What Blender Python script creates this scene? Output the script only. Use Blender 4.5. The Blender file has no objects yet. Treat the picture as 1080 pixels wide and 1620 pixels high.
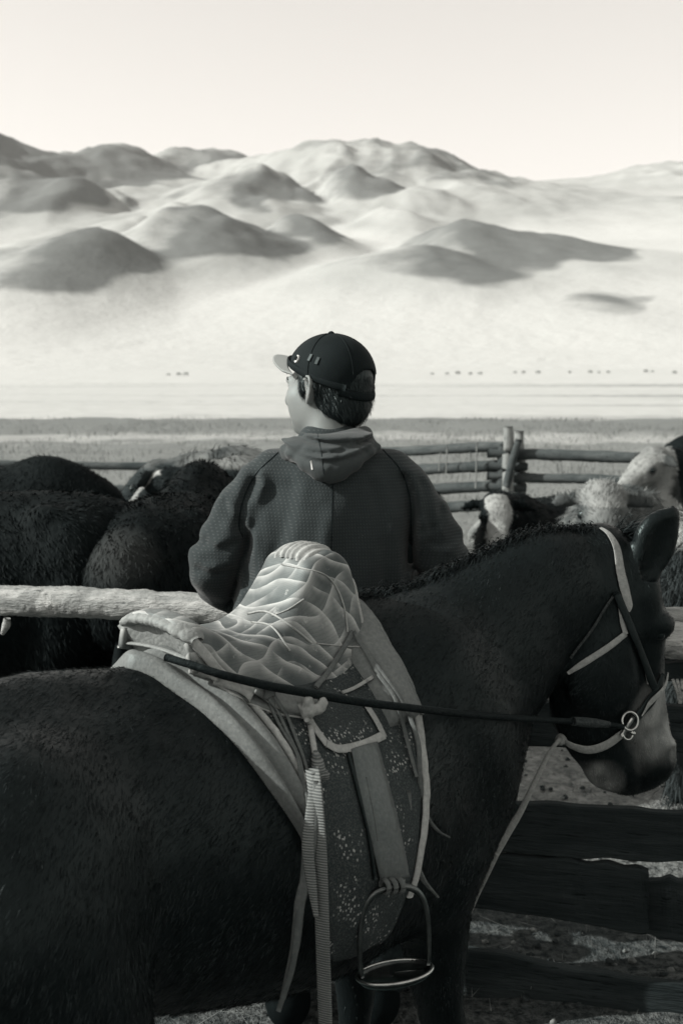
import bpy, math, random
import numpy as np
from mathutils import Vector, Matrix
from mathutils.bvhtree import BVHTree

SC = bpy.context.scene
COL = SC.collection
R = math.radians
# ------------------------------------------------------------------ camera
CAM_Z, PITCH, FPX = 1.70, R(7.05), 1900.0
cam_d = bpy.data.cameras.new('camera')
cam = bpy.data.objects.new('camera', cam_d); COL.objects.link(cam)
cam.location = (0, 0, CAM_Z); cam.rotation_euler = (R(90) - PITCH, 0, 0)
cam_d.sensor_fit = 'VERTICAL'; cam_d.sensor_height = 36.0
cam_d.lens = 36.0 * FPX / 1620.0
cam_d.clip_start = 0.05; cam_d.clip_end = 20000
cam_d.dof.use_dof = True; cam_d.dof.focus_distance = 2.35; cam_d.dof.aperture_fstop = 6.5
SC.camera = cam
# ------------------------------------------------------------------ light
SUN_AZ, SUN_EL = R(-97), R(31)          # azimuth from +Y (away from the camera) towards +X
sun_dir = Vector((math.sin(SUN_AZ) * math.cos(SUN_EL), math.cos(SUN_AZ) * math.cos(SUN_EL), math.sin(SUN_EL)))
world = bpy.data.worlds.new('World'); SC.world = world; world.use_nodes = True
wn = world.node_tree; wn.nodes.clear()
w_out = wn.nodes.new('ShaderNodeOutputWorld'); w_bg = wn.nodes.new('ShaderNodeBackground')
w_sky = wn.nodes.new('ShaderNodeTexSky'); w_sky.sky_type = 'NISHITA'; w_sky.sun_disc = False
w_sky.sun_elevation = SUN_EL; w_sky.sun_rotation = SUN_AZ
w_sky.air_density = 1.0; w_sky.dust_density = 1.0; w_sky.ozone_density = 1.0
w_bw = wn.nodes.new('ShaderNodeRGBToBW')
w_pow = wn.nodes.new('ShaderNodeMath'); w_pow.operation = 'POWER'; w_pow.inputs[1].default_value = 0.62
w_tint = wn.nodes.new('ShaderNodeMix'); w_tint.data_type = 'RGBA'; w_tint.blend_type = 'MULTIPLY'
w_tint.inputs[0].default_value = 1.0; w_tint.inputs[7].default_value = (1.0, 0.957, 0.90, 1)
wn.links.new(w_sky.outputs[0], w_bw.inputs[0]); wn.links.new(w_bw.outputs[0], w_pow.inputs[0])
wn.links.new(w_pow.outputs[0], w_tint.inputs[6]); wn.links.new(w_tint.outputs[2], w_bg.inputs[0])
w_bg.inputs[1].default_value = 0.315
wn.links.new(w_bg.outputs[0], w_out.inputs[0])
sun_l = bpy.data.lights.new('sun', 'SUN'); sun_l.energy = 5.0; sun_l.angle = R(0.6); sun_l.color = (1.0, 0.97, 0.92)
sun = bpy.data.objects.new('sun', sun_l); COL.objects.link(sun)
sun.rotation_euler = (-sun_dir).to_track_quat('-Z', 'Y').to_euler()
SC.view_settings.view_transform = 'Standard'; SC.view_settings.look = 'None'
SC.view_settings.exposure = 0.55; SC.view_settings.gamma = 1.0
SC.render.engine = 'CYCLES'
SC.cycles.use_denoising = True
SC.cycles.max_bounces = 6; SC.cycles.diffuse_bounces = 2; SC.cycles.glossy_bounces = 3
SC.cycles.transparent_max_bounces = 6
SC.cycles.caustics_reflective = False; SC.cycles.caustics_refractive = False

# ------------------------------------------------------------------ photograph <-> place
SP, CP = math.sin(PITCH), math.cos(PITCH)
def ray(px, py):
    a, b = (px - 540) / FPX, (810 - py) / FPX
    return np.array([a, CP + b * SP, -SP + b * CP])
def at(px, py, Y):                       # point on that line of sight at distance Y ahead
    r = ray(px, py); t = Y / r[1]
    return np.array([r[0] * t, Y, CAM_Z + r[2] * t])
def onplane(px, py, x0, y0, m):          # ... on the upright plane Y = y0 + (x-x0) m
    r = ray(px, py); t = (y0 - x0 * m) / (r[1] - r[0] * m)
    return np.array([r[0] * t, r[1] * t, CAM_Z + r[2] * t])
def proj(p):
    d = np.asarray(p, float) - np.array([0, 0, CAM_Z])
    zc = d[..., 1] * CP - d[..., 2] * SP; yc = d[..., 1] * SP + d[..., 2] * CP
    return np.stack([540 + FPX * d[..., 0] / zc, 810 - FPX * yc / zc], -1)

# ------------------------------------------------------------------ shared helpers
rng = np.random.default_rng(7)
def tone(v):                             # grey of the split-toned print
    t = min(1.0, max(0.0, v)) ** 0.4545
    return (v * float(np.interp(t, [0, .12, .3, .5, 1], [.56, .70, .90, .94, 1.02])), v, v * float(np.interp(t, [0, .12, .3, .5, 1], [1.13, 1.08, 1.0, .97, .98])), 1.0)
def vco(o):
    a = np.empty(len(o.data.vertices) * 3, np.float32); o.data.vertices.foreach_get('co', a); return a.reshape(-1, 3)
def tag(o, label=None, cat=None, group=None, kind=None):
    if label: o['label'] = label
    if cat: o['category'] = cat
    if group: o['group'] = group
    if kind: o['kind'] = kind
    return o
def empty(name, loc=(0, 0, 0), rz=0.0):
    o = bpy.data.objects.new(name, None); COL.objects.link(o); o.empty_display_size = 0.1
    o.location = loc; o.rotation_euler = (0, 0, rz); return o
def obj(name, verts, faces, mat=None, parent=None, smooth=True):
    me = bpy.data.meshes.new(name)
    verts = np.asarray(verts, np.float32).reshape(-1, 3)
    if isinstance(faces, np.ndarray):
        n, k = faces.shape
        me.vertices.add(len(verts)); me.vertices.foreach_set('co', verts.ravel())
        me.loops.add(n * k); me.loops.foreach_set('vertex_index', faces.astype(np.int32).ravel())
        me.polygons.add(n); me.polygons.foreach_set('loop_start', np.arange(0, n * k, k, dtype=np.int32))
        me.update(calc_edges=True); me.validate()
    else:
        me.from_pydata(verts.tolist(), [], faces); me.update()
    if smooth: me.polygons.foreach_set('use_smooth', np.ones(len(me.polygons), bool))
    o = bpy.data.objects.new(name, me); COL.objects.link(o)
    if mat: me.materials.append(mat)
    if parent is not None: o.parent = parent
    return o
def copy_tree(o, parent=None):
    c = o.copy(); COL.objects.link(c); c.parent = parent
    for ch in list(o.children): copy_tree(ch, c)
    return c
class MB:
    """collects quads/tubes/boxes into one mesh"""
    def __init__(s): s.v = []; s.f = []
    def grid(s, P, closed_u=False, closed_v=False):
        P = np.asarray(P, float); n, m = P.shape[:2]; b = len(s.v)
        s.v += P.reshape(-1, 3).tolist()
        for i in range(n if closed_u else n - 1):
            for j in range(m if closed_v else m - 1):
                i2, j2 = (i + 1) % n, (j + 1) % m
                s.f.append((b + i * m + j, b + i2 * m + j, b + i2 * m + j2, b + i * m + j2))
        return b
    def tube(s, pts, rad, n=8, cap=True, flat=None, up=(0, 0, 1), ups=None):
        """tube along pts; rad per point; flat = ratio of the second half-axis (strap)"""
        pts = np.asarray(pts, float); k = len(pts)
        rad = np.full(k, rad) if np.isscalar(rad) else np.asarray(rad, float)
        T = np.gradient(pts, axis=0); T /= np.linalg.norm(T, axis=1, keepdims=True) + 1e-9
        if ups is None:
            U = np.asarray(up, float); prev = None; F = []
            for t in T:
                a = (U if prev is None else prev); a = a - t * a.dot(t)
                if np.linalg.norm(a) < 1e-3: a = np.array([1.0, .1, 0]) - t * np.array([1.0, .1, 0]).dot(t)
                a /= np.linalg.norm(a); prev = a; F.append(a)
            A = np.array(F)
        else:
            A = np.asarray(ups, float); A = A - T * (A * T).sum(1, keepdims=True); A /= np.linalg.norm(A, axis=1, keepdims=True) + 1e-9
        B = np.cross(T, A)
        th = np.linspace(0, 2 * np.pi, n, endpoint=False)
        fl = 1.0 if flat is None else flat
        P = pts[:, None] + rad[:, None, None] * (np.cos(th)[None, :, None] * B[:, None] + fl * np.sin(th)[None, :, None] * A[:, None])
        b = s.grid(P, closed_v=True)
        if cap:
            s.f.append(tuple(b + j for j in range(n))[::-1]); s.f.append(tuple(b + (k - 1) * n + j for j in range(n)))
        return s
    def box(s, x0, x1, y0, y1, z0, z1):
        b = len(s.v)
        s.v += [[x, y, z] for x in (x0, x1) for y in (y0, y1) for z in (z0, z1)]
        for f in ((0, 1, 3, 2), (4, 6, 7, 5), (0, 4, 5, 1), (2, 3, 7, 6), (0, 2, 6, 4), (1, 5, 7, 3)): s.f.append(tuple(b + i for i in f))
        return s
    def build(s, name, mat=None, parent=None, smooth=True): return obj(name, s.v, s.f, mat, parent, smooth)
def spline(P, n):                        # Catmull-Rom through rows of P
    P = np.asarray(P, float); k = len(P)
    Q = np.vstack([2 * P[0] - P[1], P, 2 * P[-1] - P[-2]])
    u = np.linspace(0, k - 1, n); i = np.minimum(u.astype(int), k - 2); t = (u - i)[:, None]
    a, b, c, d = Q[i], Q[i + 1], Q[i + 2], Q[i + 3]
    return .5 * (2 * b + (c - a) * t + (2 * a - 5 * b + 4 * c - d) * t ** 2 + (3 * b - a - 3 * c + d) * t ** 3)
def vnoise(p, seed=0):                   # smooth value noise, numpy, any shape (...,3)
    p = np.asarray(p, float); i = np.floor(p).astype(np.int64); f = p - i; f = f * f * (3 - 2 * f); out = 0.0
    for dx in (0, 1):
        for dy in (0, 1):
            for dz in (0, 1):
                h = ((i[..., 0] + dx) * 374761393 + (i[..., 1] + dy) * 668265263 + (i[..., 2] + dz) * 2147483647 + seed * 144665) & 0xffffffff
                h = ((h ^ (h >> 13)) * 1274126177) & 0xffffffff; h = h ^ (h >> 16)
                w = (f[..., 0] if dx else 1 - f[..., 0]) * (f[..., 1] if dy else 1 - f[..., 1]) * (f[..., 2] if dz else 1 - f[..., 2])
                out = out + w * (h / 4294967295.0)
    return out * 2 - 1
def fbm(p, oct=4, seed=0):
    a, s, t = 1.0, 0.0, 0.0; p = np.asarray(p, float)
    for k in range(oct): s = s + a * vnoise(p * 2 ** k, seed + k); t += a; a *= .5
    return s / t
# ---- smooth solids: blended distance fields turned into one continuous mesh
def smin(a, b, k):
    h = np.clip(.5 + .5 * (b - a) / k, 0, 1); return b + (a - b) * h - k * h * (1 - h)
class Solid:
    def __init__(s, lo, hi, res):
        s.lo = np.array(lo, float); s.res = res
        s.n = np.ceil((np.array(hi) - s.lo) / res).astype(int) + 1
        s.d = np.full(s.n, 1.0, np.float32)
    def _sub(s, lo, hi):
        a = np.clip(np.floor((np.array(lo) - s.lo) / s.res).astype(int), 0, s.n - 1)
        b = np.clip(np.ceil((np.array(hi) - s.lo) / s.res).astype(int) + 1, 0, s.n)
        sl = tuple(slice(x, max(x, y)) for x, y in zip(a, b))
        ax = [(s.lo[i] + s.res * np.arange(sl[i].start, sl[i].stop)).astype(np.float32) for i in range(3)]
        return sl, np.stack(np.meshgrid(*ax, indexing='ij'), -1)
    def put(s, fn, lo, hi, k=.03, cut=False):
        m = k + .03
        sl, P = s._sub(np.array(lo) - m, np.array(hi) + m)
        if P.size == 0: return s
        v = fn(P).astype(np.float32)
        s.d[sl] = -smin(-s.d[sl], v, k) if cut else smin(s.d[sl], v, k)
        return s
    def ell(s, c, r, k=.03, rot=None, cut=False):
        c = np.array(c, np.float32); r = np.array(r, np.float32)
        M = None if rot is None else np.array(rot, np.float32)
        def fn(P):
            q = P - c
            if M is not None: q = q @ M      # columns of M = local axes
            a = np.sqrt(((q / r) ** 2).sum(-1)); b = np.sqrt(((q / r ** 2) ** 2).sum(-1)) + 1e-6
            return a * (a - 1) / b
        e = np.full(3, r.max()) if M is not None else r
        return s.put(fn, c - e, c + e, k, cut)
    def sweep(s, nodes, L, k=.03, sub=5, cut=False):
        """nodes rows: x,y,z,half_up,half_lateral ; L lateral axis (or per node)"""
        N = spline(np.array(nodes, float), (len(nodes) - 1) * sub + 1)
        L = np.asarray(L, float)
        LL = np.tile(L, (len(N), 1)) if L.ndim == 1 else spline(L, len(N))
        LL = LL / np.linalg.norm(LL, axis=1, keepdims=True)
        first = [None]
        lo, hi = (N[:, :3] - N[:, 3:5].max(1)[:, None]).min(0), (N[:, :3] + N[:, 3:5].max(1)[:, None]).max(0)
        def fn(P):
            best = None
            for i in range(len(N) - 1):
                a, b = N[i], N[i + 1]; ab = (b - a)[:3]; l2 = ab.dot(ab) + 1e-9
                q = P - a[:3].astype(np.float32)
                t = np.clip((q @ ab.astype(np.float32)) / l2, 0, 1)
                q = q - t[..., None] * ab.astype(np.float32)
                h = a[3] + t * (b[3] - a[3]); w = a[4] + t * (b[4] - a[4])
                lv = (LL[i] + LL[i + 1]); lv = (lv / np.linalg.norm(lv)).astype(np.float32)
                dl = q @ lv; dp2 = np.maximum((q * q).sum(-1) - dl * dl, 0)
                e = np.sqrt(dp2 / (h * h) + dl * dl / (w * w)); g = np.sqrt(dp2 / h ** 4 + dl * dl / w ** 4) + 1e-4
                v = e * (e - 1) / g
                v = np.where(e < 1e-3, -np.minimum(h, w), v)
                best = v if best is None else np.minimum(best, v)
            return best
        return s.put(fn, lo, hi, k, cut)
    def limb(s, nodes, k=.03, sub=4, cut=False):        # rows x,y,z,r
        n = np.array(nodes, float); return s.sweep(np.hstack([n, n[:, 3:4]]), (0, 1, .01), k, sub, cut)
    def disp(s, fn):
        _, P = s._sub(s.lo, s.lo + s.res * s.n)
        m = np.abs(s.d) < 4 * s.res
        s.d[m] += fn(P[m]).astype(np.float32); return s
    def mesh(s, smooth=2):
        d = s.d; ins = d < 0
        nx, ny, nz = d.shape
        c = [ins[i:nx - 1 + i, j:ny - 1 + j, k:nz - 1 + k] for i in (0, 1) for j in (0, 1) for k in (0, 1)]
        cnt = sum(x.astype(np.int8) for x in c); act = (cnt > 0) & (cnt < 8)
        idx = np.full(act.shape, -1, np.int64); A = np.argwhere(act); idx[act] = np.arange(len(A))
        acc = np.zeros((len(A), 3)); num = np.zeros(len(A))
        offs = [(i, j, k) for i in (0, 1) for j in (0, 1) for k in (0, 1)]
        val = {o: d[A[:, 0] + o[0], A[:, 1] + o[1], A[:, 2] + o[2]] for o in offs}
        for o in offs:
            for ax in range(3):
                if o[ax]: continue
                o2 = list(o); o2[ax] = 1; o2 = tuple(o2)
                a, b = val[o], val[o2]; m = (a < 0) != (b < 0)
                t = np.where(m, a / (a - b + 1e-12), 0)
                p = np.array(o, float)[None] + 0 * acc; p[:, ax] = t
                acc[m] += p[m]; num[m] += 1
        V = s.lo + s.res * (A + acc / num[:, None])
        F = []
        for ax in range(3):
            u, v = (ax + 1) % 3, (ax + 2) % 3
            sa = [slice(None)] * 3; sb = [slice(None)] * 3
            sa[ax] = slice(0, -1); sb[ax] = slice(1, None)
            for q in (u, v): sa[q] = slice(1, -1); sb[q] = slice(1, -1)
            a, b = ins[tuple(sa)], ins[tuple(sb)]
            for flip, m in ((False, a & ~b), (True, ~a & b)):
                e = np.argwhere(m)
                if not len(e): continue
                e[:, u] += 1; e[:, v] += 1
                def cell(du, dv):
                    q = e.copy(); q[:, u] -= du; q[:, v] -= dv; return idx[q[:, 0], q[:, 1], q[:, 2]]
                Q = np.stack([cell(1, 1), cell(0, 1), cell(0, 0), cell(1, 0)], 1)
                F.append(Q[:, ::-1] if flip else Q)
        F = np.vstack(F)
        F = F[(F >= 0).all(1)]
        for _ in range(smooth): V = lap(V, F, .5)
        return V, F
def lap(V, F, w):
    S = np.zeros_like(V); n = np.zeros(len(V))
    for a in range(4):
        b = (a + 1) % 4
        np.add.at(S, F[:, a], V[F[:, b]]); np.add.at(n, F[:, a], 1)
        np.add.at(S, F[:, b], V[F[:, a]]); np.add.at(n, F[:, b], 1)
    return V * (1 - w) + w * S / np.maximum(n, 1)[:, None]
def fnormals(V, F):
    n = np.cross(V[F[:, 2]] - V[F[:, 0]], V[F[:, 3]] - V[F[:, 1]])
    return n
def hair(name, V, F, n, length, width, comb, mat, parent, lift=.35, seed=1, mask=None, wave=.15, seg=2, dens=None):
    """many tapered hairs rooted all over a surface; comb(P)->direction"""
    g = np.random.default_rng(seed)
    N = fnormals(V, F); A = np.linalg.norm(N, axis=1); C = V[F].mean(1)
    if mask is not None: A = A * mask(C, N / (A[:, None] + 1e-12))
    f = g.choice(len(F), n, p=A / A.sum())
    w = g.random((n, 2)); q = V[F[f]]
    P = (q[:, 0] * ((1 - w[:, :1]) * (1 - w[:, 1:])) + q[:, 1] * (w[:, :1] * (1 - w[:, 1:])) + q[:, 2] * (w[:, :1] * w[:, 1:]) + q[:, 3] * ((1 - w[:, :1]) * w[:, 1:]))
    nn = N[f] / (np.linalg.norm(N[f], axis=1, keepdims=True) + 1e-12)
    D = comb(P); D = D - nn * (D * nn).sum(1, keepdims=True); D /= np.linalg.norm(D, axis=1, keepdims=True) + 1e-6
    # clumps: hairs lean the same way within a few cm
    D = D + wave * np.stack([vnoise(P * 28 + 31 * i, seed) for i in range(3)], -1) + .18 * g.normal(size=(n, 3))
    li = lift * (1 + .5 * g.normal(size=(n, 1)))
    ln = (length(P) if callable(length) else np.full(n, length)) * (.55 + .7 * g.random(n)); ln = ln[:, None]
    d0 = D + li * nn; d0 /= np.linalg.norm(d0, axis=1, keepdims=True)
    d1 = D + .25 * li * nn; d1[:, 2] -= .15; d1 /= np.linalg.norm(d1, axis=1, keepdims=True)
    S = np.cross(d0, nn + .3 * g.normal(size=(n, 3))); S /= np.linalg.norm(S, axis=1, keepdims=True) + 1e-6
    wd = width * (.6 + .8 * g.random((n, 1)))
    a, b = P - S * wd, P + S * wd
    m = P + d0 * ln * .5; c, e = m - S * wd * .75, m + S * wd * .75
    t = m + d1 * ln * .5
    v = np.stack([a, b, e, c, t, t + S * 1e-4], 1).reshape(-1, 3)
    i = np.arange(n)[:, None] * 6
    fc = np.vstack([i + [0, 1, 2, 3], i + [3, 2, 5, 4]])
    o = obj(name, v, fc, mat, parent); return o

# ------------------------------------------------------------------ materials
class NT:
    def __init__(s, name):
        s.m = bpy.data.materials.new(name); s.m.use_nodes = True; s.t = s.m.node_tree; s.t.nodes.clear()
        s.out = s.n('ShaderNodeOutputMaterial'); s.b = s.n('ShaderNodeBsdfPrincipled'); s.l(s.b.outputs[0], s.out.inputs[0])
        s._c = None; s.b.inputs['Specular Tint'].default_value = (.80, 1.0, 1.0, 1)
    def n(s, k, **kw):
        x = s.t.nodes.new(k)
        for a, b in kw.items(): setattr(x, a, b)
        return x
    def l(s, a, b): s.t.links.new(a, b)
    def co(s, kind='Object', scale=(1, 1, 1), rot=(0, 0, 0)):
        if s._c is None: s._c = s.n('ShaderNodeTexCoord')
        m = s.n('ShaderNodeMapping'); m.inputs['Scale'].default_value = scale; m.inputs['Rotation'].default_value = rot
        s.l(s._c.outputs[kind], m.inputs[0]); return m.outputs[0]
    def noise(s, scale, detail=4, rough=.55, co=None, dist=0.0):
        x = s.n('ShaderNodeTexNoise'); x.inputs['Scale'].default_value = scale; x.inputs['Detail'].default_value = detail
        x.inputs['Roughness'].default_value = rough; x.inputs['Distortion'].default_value = dist
        s.l(co if co is not None else s.co(), x.inputs['Vector']); return x.outputs['Fac']
    def ramp(s, fac, *stops, interp='LINEAR'):
        x = s.n('ShaderNodeValToRGB'); x.color_ramp.interpolation = interp; e = x.color_ramp.elements
        while len(e) < len(stops): e.new(.5)
        for q, (p, c) in zip(e, stops): q.position = p; q.color = c if not np.isscalar(c) else (c, c, c, 1)
        s.l(fac, x.inputs[0]); return x.outputs[0]
    def mix(s, fac, a, b, mode='MIX'):
        x = s.n('ShaderNodeMix', data_type='RGBA', blend_type=mode)
        for v, i in ((fac, 0), (a, 6), (b, 7)):
            if isinstance(v, (int, float)): x.inputs[i].default_value = v if i == 0 else (v, v, v, 1)
            elif isinstance(v, tuple): x.inputs[i].default_value = v
            else: s.l(v, x.inputs[i])
        return x.outputs[2]
    def math(s, op, a, b=0.0, c=None):
        x = s.n('ShaderNodeMath', operation=op)
        for i, v in enumerate((a, b) if c is None else (a, b, c)):
            if isinstance(v, (int, float)): x.inputs[i].default_value = v
            else: s.l(v, x.inputs[i])
        return x.outputs[0]
    def color(s, v):
        if isinstance(v, tuple): s.b.inputs['Base Color'].default_value = v
        else: s.l(v, s.b.inputs['Base Color'])
        return s
    def bump(s, h, strength=.3, dist=.01):
        x = s.n('ShaderNodeBump'); x.inputs['Strength'].default_value = strength; x.inputs['Distance'].default_value = dist
        s.l(h, x.inputs['Height']); s.l(x.outputs[0], s.b.inputs['Normal']); return s
    def rough(s, v, spec=.3):
        if isinstance(v, (int, float)): s.b.inputs['Roughness'].default_value = v
        else: s.l(v, s.b.inputs['Roughness'])
        s.b.inputs['Specular IOR Level'].default_value = spec; return s
    def metal(s, v=1.0): s.b.inputs['Metallic'].default_value = v; return s
    def attr(s, name):
        x = s.n('ShaderNodeAttribute', attribute_name=name); return x.outputs['Fac']
def set_attr(o, name, vals):
    a = o.data.attributes.new(name, 'FLOAT', 'POINT'); a.data.foreach_set('value', np.asarray(vals, np.float32))
def simple(name, v, rough=.7, spec=.25, scale=40, var=.35, bump=.2, dist=.003, stretch=(1, 1, 1), metal=0.0):
    m = NT(name); co = m.co(scale=stretch); f = m.noise(scale, 5, .6, co)
    m.color(m.ramp(f, (.25, tone(v * (1 - var))), (.75, tone(v * (1 + var))))).rough(rough, spec).bump(f, bump, dist)
    if metal: m.metal(metal)
    return m.m
# ================================================================== ground, plain, hills
def zpix(py, D): return CAM_Z + D * math.tan(math.atan((810 - py) / FPX) - PITCH)
def xpix(px, D): return (px - 540) / FPX * D
RB = [(0, 0), (30, 0), (38, 0.02), (44, -.9), (52, -2.4), (80, -3.0), (300, -3.6), (620, -2.2)]
RB = np.array(RB + [(D, zpix(py, D)) for D, py in ((760, 583), (900, 556), (1050, 512), (1200, 470), (1500, 428), (2000, 388), (2600, 350), (3400, 318), (4500, 296), (5600, 292), (9000, 330))], float)
def landz(x, y):
    r = np.hypot(x, y); z = np.interp(r + 1.2 * vnoise(np.stack([x / 9, y / 9, 0 * x], -1), 3), RB[:, 0], RB[:, 1])
    return z
BUMPS = [  # px, py of the top, distance, left px, right px, depth m, dark scrub and painted shade
    (150, 372, 1330, 200, 150, 300, 1.0), (40, 398, 1400, 200, 130, 320, .6), (330, 335, 1640, 150, 150, 330, .95), (472, 334, 1900, 95, 95, 300, 1.0), (110, 470, 1180, 160, 110, 190, .35),
    (640, 388, 1400, 210, 210, 330, .8), (735, 348, 1680, 130, 270, 380, 1.0), (900, 462, 1180, 200, 150, 200, .7), (1000, 535, 1010, 170, 130, 120, .6), (560, 470, 1150, 200, 170, 170, .4),
    (392, 256, 2700, 190, 140, 560, .85), (250, 300, 2650, 190, 200, 520, .35), (572, 262, 2850, 95, 85, 430, 1.0), (640, 300, 2700, 130, 110, 420, .3), (550, 222, 3700, 310, 320, 950, .55), (690, 262, 3400, 170, 170, 600, .75),
    (-20, 206, 3100, 330, 260, 850, .95), (60, 262, 2500, 150, 190, 420, .95), (200, 231, 3500, 200, 210, 600, .8), (315, 235, 4100, 190, 200, 700, .7), (430, 250, 4000, 140, 140, 600, .4), (800, 300, 3900, 190, 170, 700, .5), (900, 290, 4700, 230, 220, 800, .4), (1085, 264, 4300, 220, 300, 900, .5),
    (1000, 318, 3100, 190, 210, 520, .6), (960, 385, 2200, 180, 260, 420, .6), (1130, 345, 2500, 190, 260, 480, .55), (850, 322, 3000, 120, 150, 500, .55), (1000, 430, 1800, 150, 220, 330, .9)]
BUMPS += [(330, 288, 2450, 90, 90, 300, .5), (265, 316, 2250, 85, 90, 280, .35), (195, 344, 2000, 85, 90, 260, .3), (110, 366, 1800, 90, 90, 240, .3), (740, 305, 3000, 95, 120, 380, .6), (815, 345, 2600, 95, 120, 320, .5), (900, 395, 2050, 100, 130, 300, .6), (1010, 440, 1650, 110, 150, 260, .7),
          (100, 285, 2650, 110, 100, 330, .9), (190, 300, 2450, 80, 70, 250, .7), (555, 440, 1310, 110, 120, 200, .25), (470, 482, 1180, 100, 110, 150, .2), (745, 405, 1480, 110, 120, 220, .6), (850, 440, 1360, 100, 130, 200, .7), (955, 470, 1260, 100, 130, 170, .8), (1050, 500, 1180, 110, 130, 150, .5), (620, 330, 2300, 90, 110, 300, .25), (520, 372, 1950, 70, 90, 240, .3)]
for k in range(14):                       # the range goes on beyond the frame on both sides
    BUMPS.append((-260 - 230 * k, 225 + 40 * math.sin(k * 1.7), 3000 + 500 * math.sin(k), 260, 260, 700, .8)); BUMPS.append((1360 + 230 * k, 270 + 35 * math.sin(k * 2.1), 3600 + 500 * math.cos(k), 260, 260, 700, .6))
    BUMPS.append((-180 - 210 * k, 375 + 20 * math.sin(k * 3.1), 1500 + 150 * math.sin(k * 2), 190, 190, 330, .8)); BUMPS.append((1300 + 240 * k, 400 + 30 * math.sin(k * 1.3), 1700 + 200 * math.cos(k * 2), 220, 220, 360, .6))
def hillz(x, y):
    base = landz(x, y); r = np.hypot(x, y); z = base.copy(); dark = np.zeros_like(x)
    wx = x + 45 * fbm(np.stack([x / 260, y / 260, 0 * x + 2], -1), 3, 11) * np.clip(r / 1500, 0, 2); wy = y + 90 * fbm(np.stack([x / 300, y / 300, 0 * x + 9], -1), 3, 12) * np.clip(r / 1500, 0, 2)
    for px, py, D, lp, rp, dep, dk in BUMPS:
        x0 = xpix(px, D); L, Rr = lp / FPX * D, rp / FPX * D; dx = wx - x0
        q = (dx / np.where(dx < 0, L, Rr)) ** 2 + ((wy - D) / dep) ** 2
        m = q < 3.2
        if not m.any(): continue
        b0 = float(np.interp(D, RB[:, 0], RB[:, 1])); H = zpix(py, D) - b0
        prof = .62 * np.exp(-2.0 * q) + .38 * np.clip(1 - np.sqrt(q) / 1.6, 0, 1) ** 1.4
        h = base + (b0 - base) * .35 * np.exp(-q) + H * prof
        k = .09 * H + 4
        hh = np.clip(.5 + .5 * (h - z) / k, 0, 1); new = z * (1 - hh) + h * hh + k * hh * (1 - hh) * .8 * np.clip(prof * 6 - .05, 0, 1)
        new = np.where(m, np.maximum(new, z), z)
        dark = np.where(m, dark * (1 - hh) + hh * dk * np.clip((prof - .16 + .10 * vnoise(np.stack([x / 45, y / 90, 0 * x], -1), 71)) * 6, 0, 1) * (.50 + .65 * np.clip(.5 + dx / (.7 * Rr), 0, 1)), dark); z = new  # right flanks get extra darkness: shade painted over the scrub colour
    up = np.clip((z - base) / 70, 0, 1); sc = np.clip(r / 2200, .55, 1.8)
    wob = 60 * fbm(np.stack([x / 300, y / 300, 0 * x + 5], -1), 2, 41)
    ridge = 1 - np.abs(fbm(np.stack([(x + wob) / 210, (y - x * .5) / 520, 0 * x], -1), 4, 21)) * 2
    z = z + up * sc * (34 * (ridge - .55) * np.clip(2600 / r - .35, .12, 1) + 4.0 * fbm(np.stack([x / 34, y / 70, 0 * x], -1), 3, 5))
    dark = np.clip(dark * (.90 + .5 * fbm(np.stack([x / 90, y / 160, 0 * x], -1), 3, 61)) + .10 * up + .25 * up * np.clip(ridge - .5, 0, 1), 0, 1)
    return z, dark, np.clip((z - base - 3) / 14, 0, 1) * np.clip((r - 1000) / 200, 0, 1)
# near ground sheet (to 330 m) and the hills sheet beyond
az = np.concatenate([np.linspace(-180, -32, 50, endpoint=False), np.linspace(-32, 32, 330), np.linspace(32, 180, 50)[1:]])
def polar(radii):
    A, Q = np.meshgrid(np.radians(az), radii, indexing='ij'); return Q * np.sin(A), Q * np.cos(A)
rad1 = np.concatenate([[.02], np.linspace(.6, 16, 130), np.geomspace(16.3, 330, 110)])
X, Y = polar(rad1)
hoof = fbm(np.stack([X * 2.6, Y * 2.6, 0 * X], -1), 4, 31) * .030 + np.abs(vnoise(np.stack([X * 7, Y * 7, 0 * X], -1), 33)) * .016
turf = fbm(np.stack([X / 1.3, Y / 1.3, 0 * X], -1), 4, 35) * .10 * np.clip((np.hypot(X, Y) - 14) / 12, 0, 1)
Z = landz(X, Y) + hoof * np.clip((22 - np.hypot(X, Y)) / 8, 0, 1) - .012 + turf
b = MB(); b.grid(np.stack([X, Y, Z], -1))
m = NT('trampled_earth'); r_ = m.n('ShaderNodeVectorMath', operation='LENGTH'); m.l(m.co(), r_.inputs[0]); dist = r_.outputs['Value']
n1 = m.noise(1.1, 6, .65); n2 = m.noise(14, 5, .65); n3 = m.noise(.25, 4, .6); n4 = m.noise(60, 3, .6); n5 = m.noise(38, 4, .7)
near = m.mix(m.ramp(n2, (.30, 0.0), (.68, 1.0)), tone(0.13), tone(0.36)); near = m.mix(m.ramp(n5, (.36, .75), (.55, 0.0)), near, tone(0.09)); near = m.mix(m.ramp(n4, (.66, 0.0), (.74, .7)), near, tone(0.360))
field = m.mix(m.ramp(n1, (.3, 0.0), (.7, 1.0)), tone(0.19), tone(0.27)); field = m.mix(m.ramp(n2, (.4, .55), (.6, 0.0)), field, tone(0.14))
n6 = m.noise(1.0, 4, .6, m.co(scale=(.006, .05, 1))); plain = m.mix(n3, tone(0.380), tone(0.50)); plain = m.mix(m.ramp(n6, (.36, .75), (.46, 0.0)), plain, tone(.19))
t1 = m.n('ShaderNodeMapRange'); m.l(dist, t1.inputs[0]); t1.inputs[1].default_value = 7; t1.inputs[2].default_value = 13
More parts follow.
